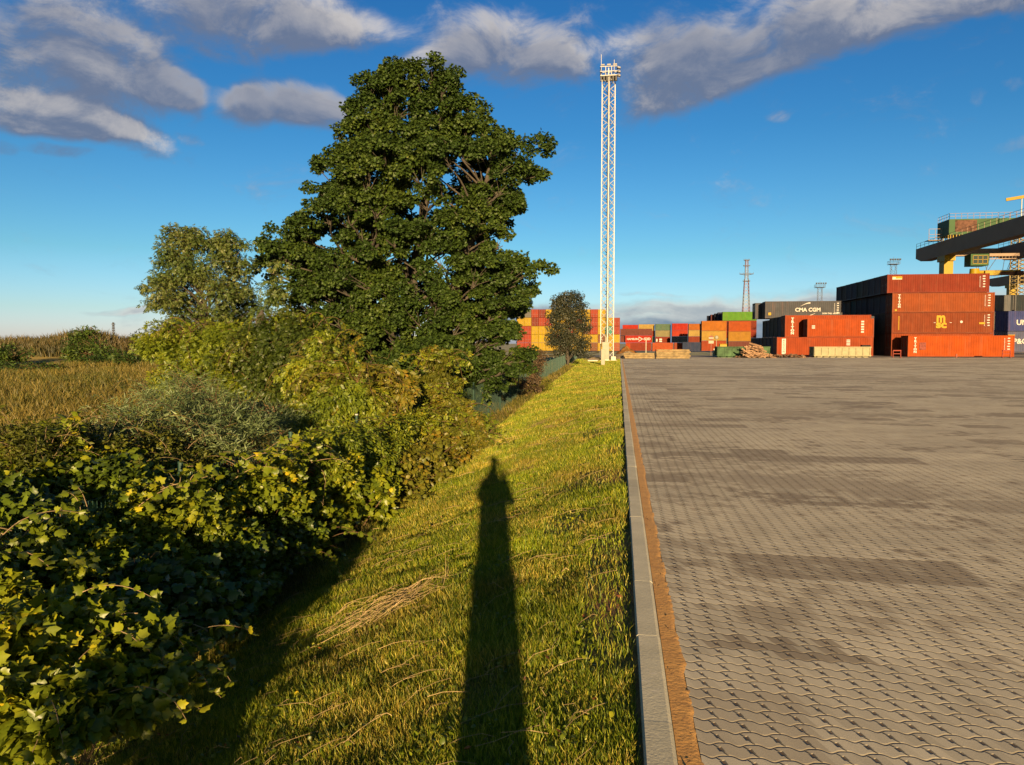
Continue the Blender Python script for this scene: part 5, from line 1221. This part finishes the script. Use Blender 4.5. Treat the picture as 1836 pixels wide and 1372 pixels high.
shrub_px('bramble_thicket', 'dense low bramble mass in the ditch behind the bright foreground vine', 'bramble', [(60,1060,4.9,.5,.5,.3),(180,1060,5.2,.55,.5,.28),(290,1080,5.5,.5,.45,.28),(340,1090,5.9,.35,.35,.22),(400,1070,6.5,.3,.35,.2)], 110, 0.2, 'grape', 0.08, 1500, L_dark, 63, droop=0.5, stem_r=0.008, maxstem=90)
v1_ = shrub_px('bright_vine', 'sunlit bramble with large green leaves in the near left corner', 'bramble', [(60,1150,3.9,.40,.40,.20),(170,1150,4.1,.42,.38,.20),(255,1165,4.25,.30,.3,.18),(70,1240,3.6,.42,.36,.24),(180,1230,3.75,.38,.32,.22),(20,1310,3.3,.30,.3,.2),(120,1290,3.45,.28,.28,.14),(-40,1200,3.4,.4,.4,.3),(20,1240,3.3,.3,.3,.2)], 150, 0.13, 'grape', 0.07, 2100, L_vine, 64, droop=0.35, stem_r=0.004, stem_mat=m_paletwig, maxstem=90, flat=0.2)
add_canes(v1_, cl_of([(60,1120,3.9),(170,1130,4.1),(270,1160,4.25),(180,1240,3.7),(70,1240,3.5),(250,1230,4.0),(230,1180,4.2)]), 85, 0.6, L_vine, m_paletwig, 'grape', 0.056, 91, 0.045, 0.55)
add_canes(t1_, cl_of([(60,850,6.1),(180,850,6.8),(300,860,7.3),(400,870,8.2),(480,880,9.0),(140,960,5.6),(330,980,6.6),(500,1000,7.9),(430,920,8.1),(560,960,9.0)]), 90, 0.6, L_vine, m_twig, 'grape', 0.06, 92, 0.05, 0.6)
bl = [(-4.02+0.06*math.sin(k*2.1), 3.9+0.62*k, 0.10-0.03*(k % 3)-0.012*k, 0.30, 0.42, 0.34) for k in range(11)]
cls_ = blob_clumps(bl, 120, 0.2, 68, 0.4)
f1_ = plant('fence_creeper', 'creeper blanket draped over the top of the near fence at the left', 'creeper', (-4.0, 6.8, gzf(-4.0, 6.8)), cls_, 'grape', 0.06, 2600, L_vine, seed=68, stem_r=0.006, maxstem=50)
add_canes(f1_, [(-4.05, 3.9+0.62*k, 0.35) for k in range(9)], 50, 0.5, L_vine, m_paletwig, 'grape', 0.07, 93, 0.05, 0.7)
bl = [(-4.05+0.08*math.sin(k*1.7), 9.6+0.72*k, 0.08+0.10*math.sin(k*1.3), 0.34, 0.5, 0.42) for k in range(10)]
f2_ = plant('fence_shrub', 'olive and yellow scrub growing through the fence beyond the near green posts', 'shrub', (-4.05, 12.5, gzf(-4.05, 12.5)), blob_clumps(bl, 150, 0.2, 69, 0.3), 'oval', 0.075, 2000, L_ygreen, seed=69, stem_r=0.008, maxstem=60, droop=0.8)
add_canes(f2_, [(-4.05, 9.6+0.72*k, 0.2) for k in range(10)], 60, 0.6, L_ygreen, m_twig, 'oval', 0.08, 94, 0.05, 1.2)
shrub_px('red_creeper', 'creeper with red autumn leaves hanging over the fence', 'creeper', [(440,850,8.4,.40,.25,.12),(490,860,8.6,.30,.25,.18),(380,850,7.9,.35,.25,.08),(395,900,7.7,.3,.2,.1),(470,900,8.2,.2,.15,.15),(520,840,9.0,.2,.2,.1)], 60, 0.13, 'vine', 0.07, 1500, L_red, 65, droop=1.0, stem_r=0.005)
shrub_px('yellow_weeds', 'patch of light green weeds with broad pale leaves at the left edge', 'weeds', [(100,810,6.6,.45,.4,.22),(50,840,6.2,.45,.4,.2),(160,830,6.8,.4,.4,.2),(20,880,5.7,.4,.4,.2)], 55, 0.17, 'round', 0.065, 1000, L_vine, 66, droop=0.3, stem_r=0.006)
shrub_px('tall_weed', 'tall stalk with a few large pale green leaves, left', 'weed', [(115,770,6.4,.16,.12,.22),(140,745,6.5,.06,.06,.12)], 9, 0.09, 'round', 0.085, 900, L_ygreen, 67, droop=0.4, stem_r=0.006)
# bushes far across the field
shrub_px('field_bush', 'low dark green bush in the field below the weedy mound', 'bush', [(165,640,56,2.2,1.6,1.2),(210,650,55,3.0,1.6,.8),(255,652,54,2.4,1.5,.7),(155,610,57,.9,.9,1.0)], 80, 0.75, 'oval', 0.30, 160, L_maple, 71, stem_r=0.03)
shrub_px('field_bush', 'dark flat bush at the far left edge of the field', 'bush', [(20,668,48,2.6,1.5,.55),(70,668,48,2.0,1.4,.45),(-30,665,48,2,1.5,.6)], 55, 0.6, 'oval', 0.26, 170, L_maple, 72, stem_r=0.03)
shrub_px('field_bush', 'dark bush on the mound at the left skyline', 'bush', [(10,635,60,2.0,1.4,.9)], 22, 0.7, 'oval', 0.28, 150, L_maple, 73, stem_r=0.03)
shrub_px('far_hedge', 'low green hedge line right of the mound on the skyline', 'hedge', [(235,618,95,4,2,1.3),(265,622,92,4,2,1.2),(300,618,90,4,2,1.5),(340,612,95,5,2,1.6),(390,612,100,6,2,1.6),(450,612,105,6,2,1.7)], 110, 1.1, 'oval', 0.5, 60, L_elder, 74, stem_r=0.04)

# bushes and a sapling behind the photographer: they throw the long shadows over the lower bank
shrub_px('shadow_shrub', 'tall slim shrub behind the camera on the bank', 'shrub', [(0,0,1,.0001,.0001,.0001)], 1, 0.01, 'oval', 0.01, 10, L_ygreen, 80) if False else None
def back_bush(x, y, h, rx, seed, lab):
    zg = gzf(x, y); cls = blob_clumps([(x, y, zg+h*0.55, rx, rx, h*0.5)], int(26*rx*h*2), 0.24, seed, 0.1)
    plant('bank_shrub', lab, 'shrub', (x, y, zg), cls, 'round', 0.08, 1200, L_vine, seed=seed, stem_r=0.012)
back_bush(-1.52, -3.2, 1.68, 0.25, 81, 'slim shrub on the bank just behind the photographer')
back_bush(-1.42, -1.5, 0.85, 0.15, 82, 'low shrub on the bank beside the photographer')
# ------------------------------------------------------------------ grass
def blades(n, xr, yr, power, hgt, wid, seed, dref=3.0, accept=None, lean=0.35, mats=None, name='grass', label=None, wgrow=0.8, hgrow=0.25):
    g = np.random.default_rng(seed); m_ = int(n*3)
    # depth distribution so that density falls with distance
    u = g.random(m_); y0, y1 = yr; e = 1-power
    y = (y0**e + u*(y1**e-y0**e))**(1/e); x = xr[0]+(xr[1]-xr[0])*g.random(m_)
    ang = np.degrees(np.arctan2(x, y)); keep = (ang > -44) & (ang < 4)
    if accept is not None: keep &= accept(x, y, g)
    x = x[keep][:n]; y = y[keep][:n]; k = len(x); z = gz(x, y)
    d = np.hypot(x, y); sc_ = np.maximum(1, d/dref)
    cl = _vn(x*2.2, y*2.2, 12); h = hgt*(0.35+0.9*g.random(k)**1.3)*(0.55+0.9*cl)*sc_**hgrow; w = wid*(0.7+0.6*g.random(k))*sc_**wgrow
    a = g.random(k)*2*np.pi; dx = np.cos(a); dy = np.sin(a); l = lean*h*(0.3+g.random(k)*1.4); la = g.random(k)*2*np.pi
    lx = np.cos(la)*l; ly = np.sin(la)*l; B = np.stack([x, y, z-0.01], 1)
    W = np.stack([dx*w/2, dy*w/2, 0*w], 1); M_ = B + np.stack([lx*0.35, ly*0.35, h*0.58], 1); T_ = B + np.stack([lx, ly, h*np.where(l > h, 0.6, 0.98)], 1)
    V = np.stack([B-W, B+W, M_+W*0.75, M_-W*0.75, T_], 1).reshape(-1,3)
    i = np.arange(k)[:,None]*5; F = np.concatenate([i+np.array([[0,1,2]]), i+np.array([[0,2,3]]), i+np.array([[3,2,4]])], 1).reshape(-1,3)
    o = np_mesh(name, V, F, mats); tag(o, label, name.replace('_', ' '), kind='stuff'); return o
def grass_mat(name, fresh, straw, patch=0.9, bias=(0.42, 0.62), trans=0.3):
    m, t, b = material(name); out = t.n['Material Output']; g = t.new('ShaderNodeNewGeometry'); P = g.outputs['Position']; r = g.outputs['Random Per Island']
    c1 = t.ramp(r, fresh); c2 = t.ramp(r, straw)
    f = t.smooth(t.m('ADD', t.noise(t.v('MULTIPLY', P, (1,0.7,0)), patch, 4, 0.6), t.m('MULTIPLY', t.m('SUBTRACT', r, 0.5), 0.25)), bias[0], bias[1])
    c = t.mix(f, c1, c2); c = t.mix(1.0, c, t.ramp(t.noise(P, 0.55, 4, 0.65), [(0.32, (0.62,0.60,0.60)), (0.5, (0.95,0.95,0.9)), (0.68, (1.12,1.05,1.0))]), 'MULTIPLY')
    t.put(b.inputs['Base Color'], c); b.inputs['Roughness'].default_value = 0.55; b.inputs['Specular IOR Level'].default_value = 0.3
    tr = t.new('ShaderNodeBsdfTranslucent'); t.put(tr.inputs[0], t.mix(1.0, c, (1.2,1.2,0.6,1), 'MULTIPLY')); mx = t.new('ShaderNodeMixShader'); mx.inputs[0].default_value = trans
    t.l.new(b.outputs[0], mx.inputs[1]); t.l.new(tr.outputs[0], mx.inputs[2]); t.l.new(mx.outputs[0], out.inputs[0]); return m
G_bank = grass_mat('bank_grass', [(0.0,(0.053,0.091,0.004)),(0.5,(0.132,0.183,0.005)),(0.9,(0.238,0.273,0.008)),(1.0,(0.394,0.351,0.037))], [(0.0,(0.122,0.121,0.011)),(0.5,(0.224,0.195,0.017)),(0.85,(0.335,0.250,0.039)),(1.0,(0.375,0.358,0.076))], 0.9, (0.44, 0.68))
def acc_bank(x, y, g):
    bare = (_vn(x*1.8+5, y*0.9, 33) > 0.62) & (x > -0.75)
    return (x < XK0-0.02) & (x > -4.3) & ~(bare & (g.random(len(x)) < 0.8))
blades(430000, (-4.3, XK0), (2.0, 15), 1.15, 0.058, 0.0036, 101, accept=acc_bank, mats=[G_bank], name='bank_grass', label='short green and straw coloured grass on the sloping bank beside the kerb', dref=2.5, wgrow=0.55)
G_far = G_bank
blades(260000, (-4.3, XK0), (13, 78), 1.35, 0.060, 0.0062, 102, accept=acc_bank, mats=[G_far], name='bank_grass', label='sunlit short grass on the farther part of the sloping bank', dref=10, wgrow=0.8, hgrow=0.3)
G_field = grass_mat('field_grass', [(0.0,(0.033,0.042,0.005)),(0.5,(0.066,0.072,0.010)),(1.0,(0.105,0.100,0.017))], [(0.0,(0.066,0.059,0.011)),(0.5,(0.115,0.095,0.017)),(1.0,(0.176,0.135,0.031))], 0.22, (0.38, 0.58), 0.35)
def acc_field(x, y, g): return (x < -4.6)
blades(170000, (-46, -4.6), (5.0, 60), 1.05, 0.34, 0.010, 103, accept=acc_field, mats=[G_field], name='field_grass', label='tall dry golden and olive grass covering the field beyond the fence', dref=8, wgrow=0.75, hgrow=0.15, lean=0.45)
G_mound = grass_mat('mound_weeds', [(0.0,(0.028,0.032,0.007)),(0.5,(0.052,0.049,0.013)),(1.0,(0.084,0.075,0.022))], [(0.0,(0.042,0.034,0.013)),(0.5,(0.070,0.054,0.021)),(1.0,(0.112,0.086,0.030))], 0.25, (0.40, 0.60), 0.3)
def acc_m(x, y, g):
    h = sum(hh*np.exp(-((x-cx)/sx)**2-((y-cy)/sy)**2) for cx, cy, sx, sy, hh in MOUNDS); return (h > 0.35) & (x < -22)
blades(60000, (-105, -20), (60, 92), 1.01, 0.75, 0.055, 104, accept=acc_m, mats=[G_mound], name='mound_weeds', label='brown and green weeds standing on the rough mound at the left', dref=60, lean=0.3)
# tufts under the near fence and the longer grass at the ditch
def acc_ditch(x, y, g): return (x < -3.5) & (x > -4.7)
blades(24000, (-4.7, -3.5), (6, 60), 1.2, 0.15, 0.006, 105, accept=acc_ditch, mats=[G_field], name='ditch_grass', label='longer dry grass along the foot of the fence', dref=6, lean=0.5)
# cut straw and dry stalks lying on the bank
g_ = np.random.default_rng(6); mb = MB(); r_ = random.Random(6)
m_straw = plain('dry_straw', (0.26,0.19,0.09), 0.85, var=0.35)
for k in range(520):
    y = 2.3*(9.0**(r_.random())); x = r_.uniform(-4.1, -0.1)
    L = r_.uniform(0.06, 0.32)*(0.8+y/14); a = r_.gauss(0.25, 0.9) + math.pi/3.2; n = 3; pts = []
    for i in range(n+1):
        q = i/n-0.5; xx = x+math.cos(a)*L*q + 0.02*math.sin(q*5); yy = y+math.sin(a)*L*q; pts.append((xx, yy, gzf(min(xx, XK0-0.02), yy)+0.035+0.02*math.cos(q*3)+r_.uniform(0,.02)))
    mb.tube(pts, [0.0011*(1+y/7)]*4, 3, False)
tag(mb.build('dry_stalks', m_straw), 'dry cut stalks scattered over the grass bank', 'straw', kind='stuff')
# the heap of dry twigs on the bank
def twig_heap(px0, py0, px1, py1, n, lab, seed, lift=0.1, spread=0.19):
    def g3(px, py):
        d = ray(px, py); t_ = 1.0
        for _ in range(4000):
            p = Vector((0,0,EYE)) + d*t_
            if p.z < gzf(p.x, p.y)+0.04: break
            t_ += 0.004*t_
        return p
    a = g3(px0, py0); b_ = g3(px1, py1); r = random.Random(seed); root = empty('twig_heap', tuple((a+b_)/2)); tag(root, lab, 'twigs'); mb = MB(); o = (a+b_)/2; L = (b_-a).length
    for k in range(n):
        s0 = r.uniform(-0.1, 0.55); s1 = s0 + r.uniform(0.25, 0.6); pts = []; of = Vector((r.gauss(0,spread), r.gauss(0,spread), 0)); of2 = of*0.4+Vector((r.gauss(0,spread*.8), r.gauss(0,spread*.8), 0))
        for i in range(6):
            s = s0+(s1-s0)*i/5; p = a.lerp(b_, s) + of.lerp(of2, i/5) + Vector((r.gauss(0,.008), r.gauss(0,.008), 0)); p.z = gzf(p.x, p.y)+0.03+lift*r.uniform(0.2,1)*math.exp(-((s-0.5)/0.4)**2); pts.append(tuple(p-o))
        mb.tube(pts, [0.0024*(1-0.12*i)*r.uniform(.7,1.2) for i in range(6)], 4, False)
    mb.build('twigs', m_straw, root); return root
twig_heap(600, 1140, 815, 1035, 62, 'heap of pale dry twigs lying across the middle of the bank', 3)
twig_heap(790, 1075, 812, 995, 3, 'single bent dry stalk sticking up beside the twig heap', 4, 0.22, 0.02)
twig_heap(945, 770, 1000, 745, 14, 'small bundle of dry stalks higher on the bank', 5, 0.06, 0.12)
# fallen leaves
mb = MB()
V = []; P_ = []
r_ = random.Random(12)
for k in range(420):
    y = 2.3*(10.0**r_.random()); x = r_.uniform(-3.9, 0.05); P_.append((x, y, gzf(x, y)+0.05))
V, F = place_leaves(np.array(P_), 0.035, 'oval', 0.0, 9, None, flat=0.6)
tag(np_mesh('fallen_leaves', V, F, [L_red]), 'fallen brown leaves scattered in the bank grass', 'leaves', kind='stuff')

P_ = []; O_ = []
for k in range(260):
    y = 2.2*(5.5**r_.random()); x = r_.uniform(-3.9, -0.15); n = r_.randint(8, 26)
    for q in range(n):
        xx = x+r_.gauss(0, .07); yy = y+r_.gauss(0, .07); P_.append((xx, yy, gzf(xx, yy)+r_.uniform(.015, .06))); O_.append((r_.gauss(0,1), r_.gauss(0,1), 0.3))
V, F = place_leaves(np.array(P_), 0.026, 'round', -0.1, 14, np.array(O_)*.5, flat=0.7)
tag(np_mesh('broadleaf_weeds', V, F, [L_vine]), 'clover and broad-leaved weeds low in the bank grass', 'weeds', kind='stuff')

P_ = []
for k in range(46):
    y = 2.4*(6.0**r_.random()); P_.append((r_.uniform(XK1+.01, XS+.02) if k < 26 else r_.uniform(XS, 4.5), y, 0.012))
V, F = place_leaves(np.array(P_), 0.022, 'oval', 0.0, 19, None, flat=0.85)
tag(np_mesh('dry_leaf_bits', V, F, [L_brown]), 'small dark dry leaf scraps on the sand joint and the paving', 'leaf litter', kind='stuff')

# ------------------------------------------------------------------ fence
m_fgreen = plain('fence_green', (0.016,0.040,0.028), 0.5, var=0.2)
XF = -4.25
fence = empty('mesh_fence', (XF, 5.0, gzf(XF, 5.0))); tag(fence, 'green welded wire mesh fence running along the foot of the bank', 'fence')
FB = np.array([XF, 5.0, gzf(XF, 5.0)])
def ftop(y): return float(np.interp(y, [0,9.5,25,52,75], [.42,.42,.42,.68,.80]))
ypost = [4.3+2.5*k for k in range(30)]
for k, y in enumerate(ypost):
    zb_ = gzf(XF, y); zt_ = ftop(y)+0.10; mb = MB()
    mb.tube([(0, y-FB[1], zb_-FB[2]-.3), (0, y-FB[1], zt_-FB[2])], 0.024, 8); pz = mb.build('post', m_fgreen, fence)
    mb = MB(); mb.tube([(0, y-FB[1], zt_-FB[2]), (0, y-FB[1], zt_-FB[2]+0.02)], 0.027, 8); mb.build('post_cap', m_galv if k % 3 == 0 else m_fgreen, pz)
for ya, yb in zip(ypost[:-1], ypost[1:]):
    mb = MB(); zb_ = (gzf(XF, ya)+gzf(XF, yb))/2; za = ftop(ya); zc = ftop(yb); n = int((yb-ya)/0.05); th = 0.0032
    for i in range(1, n):
        q = i/n; y = ya+(yb-ya)*q-FB[1]; zt_ = za+(zc-za)*q-FB[2]; mb.box(-th/2, th/2, y-th/2, y+th/2, zb_-FB[2]-0.05, zt_)
    nh = int((min(za, zc)-zb_)/0.10)
    for j in range(nh+1): z = zb_+(min(za, zc)-zb_)*j/nh-FB[2]; mb.box(-th*1.5, -th/2, ya-FB[1], yb-FB[1], z-th/2, z+th/2)
    mb.build('mesh_panel', m_fgreen, fence)

# ------------------------------------------------------------------ the photographer, whose shadow lies on the bank
def skin_body(name, joints, edges, mat, parent, sub=2):
    me = bpy.data.meshes.new(name); me.from_pydata([j[0] for j in joints], edges, []); me.update()
    o = link_mesh(name, me, parent, [mat]); sk = o.modifiers.new('skin', 'SKIN'); sk.use_smooth_shade = True
    for v, j in zip(me.skin_vertices[0].data, joints): v.radius = (j[1], j[2] if len(j) > 2 else j[1])
    me.skin_vertices[0].data[0].use_root = True; ss = o.modifiers.new('subsurf', 'SUBSURF'); ss.levels = sub; ss.render_levels = sub; return o
PX, PYp = 0.05, -0.42; zg = gzf(-0.02, PYp) if PX < XK0 else 0
pr = empty('person', (PX, PYp, zg)); tag(pr, 'standing photographer in a dark jacket holding up a phone at the edge of the grass', 'person')
m_skin = plain('skin', (0.40,0.24,0.17), 0.55, var=0.05); m_jkt = plain('dark_jacket', (0.02,0.022,0.03), 0.8, var=0.2, scale=8); m_trs = plain('dark_trousers', (0.03,0.03,0.035), 0.85); m_hair = plain('brown_hair', (0.03,0.018,0.01), 0.8); m_shoe = plain('shoes', (0.02,0.02,0.02), 0.6)
EH = EYE - zg                                     # eye line above the feet
J = [((0,0,0.98),.155,.11),((0,0,1.18),.15,.105),((0,0,1.38),.17,.11),((0,0.0,EH-.25),.085,.075),((0,0.02,EH-.12),.075,.08),((0,0.03,EH+.0),.082,.10),((0,0.02,EH+.08),.075,.09),
     ((-.10,0,.92),.09,.09),((-.09,.02,.50),.062,.065),((-.09,-.02,.10),.045,.05),((-.09,.12,.05),.045,.035),
     ((.10,0,.92),.09,.09),((.09,.02,.50),.062,.065),((.09,-.02,.10),.045,.05),((.09,.12,.05),.045,.035),
     ((-.19,0,1.44),.06,.06),((-.235,.10,1.22),.045,.045),((-.085,.31,EH-.13),.028,.03),
     ((.19,0,1.44),.06,.06),((.235,.10,1.22),.045,.045),((.085,.31,EH-.13),.028,.03)]
E = [(0,1),(1,2),(2,3),(3,4),(4,5),(5,6),(0,7),(7,8),(8,9),(9,10),(0,11),(11,12),(12,13),(13,14),(2,15),(15,16),(16,17),(2,18),(18,19),(19,20)]
body = skin_body('body', J, E, m_skin, pr)
JJ = [((0,0,0.22),.12,.11),((0,0,0.50),.14,.125),((0,0,0.80),.185,.14),((0,0,1.10),.205,.15),((0,0,1.38),.20,.14),((0,0,1.56),.125,.11),((-.18,0,1.42),.08,.08),((-.235,.10,1.22),.06,.06),((-.10,.27,EH-.19),.045,.045),((.18,0,1.42),.08,.08),((.235,.10,1.22),.06,.06),((.10,.27,EH-.19),.045,.045)]
skin_body('long_coat', JJ, [(0,1),(1,2),(2,3),(3,4),(4,5),(4,6),(6,7),(7,8),(4,9),(9,10),(10,11)], m_jkt, pr)
skin_body('trousers', [((0,0,.90),.16,.12),((-.09,0,.80),.105,.105),((-.09,.02,.48),.095,.09),((-.09,-.02,.12),.075,.075),((.09,0,.80),.105,.105),((.09,.02,.48),.095,.09),((.09,-.02,.12),.075,.075)], [(0,1),(1,2),(2,3),(0,4),(4,5),(5,6)], m_trs, pr)
for sx_ in (-1, 1): skin_body('shoe', [((sx_*.095,-.06,.045),.05,.045),((sx_*.095,.06,.045),.052,.042),((sx_*.10,.17,.035),.042,.03)], [(0,1),(1,2)], m_shoe, pr, 1)
skin_body('hair', [((0,-.04,EH-.02),.10,.08),((0,-.03,EH+.06),.112,.11),((0,.0,EH+.10),.10,.10)], [(0,1),(1,2)], m_hair, pr)
for sx_ in (-1, 1):
    hx = sx_*.085; hz = EH-.10; palm = ((hx, .335, hz), .028, .02)
    jf = [palm, ((hx*.82,.36,hz+.02),.02,.014)]; ef = [(0,1)]
    for f in range(4):
        zf = hz+.045-f*.022; b0 = len(jf); jf += [((hx*.72,.375,zf),.0095),((hx*.55,.385,zf),.009),((hx*.40,.378,zf),.008)]; ef += [(1,b0),(b0,b0+1),(b0+1,b0+2)]
    b0 = len(jf); jf += [((hx*.85,.345,hz-.02),.011),((hx*.60,.352,hz-.03),.0095)]; ef += [(0,b0),(b0,b0+1)]
    skin_body('hand', jf, ef, m_skin, body, 1)
mb = MB(); mb.box(-.078, .078, -.022, -.013, -.036, .036); ph_ = mb.build('phone', m_dark, None, bevel=.003); ph_.location = (0, -0.01, EYE-0.012); tag(ph_, 'dark phone held up in front of the photographer\'s face', 'phone')
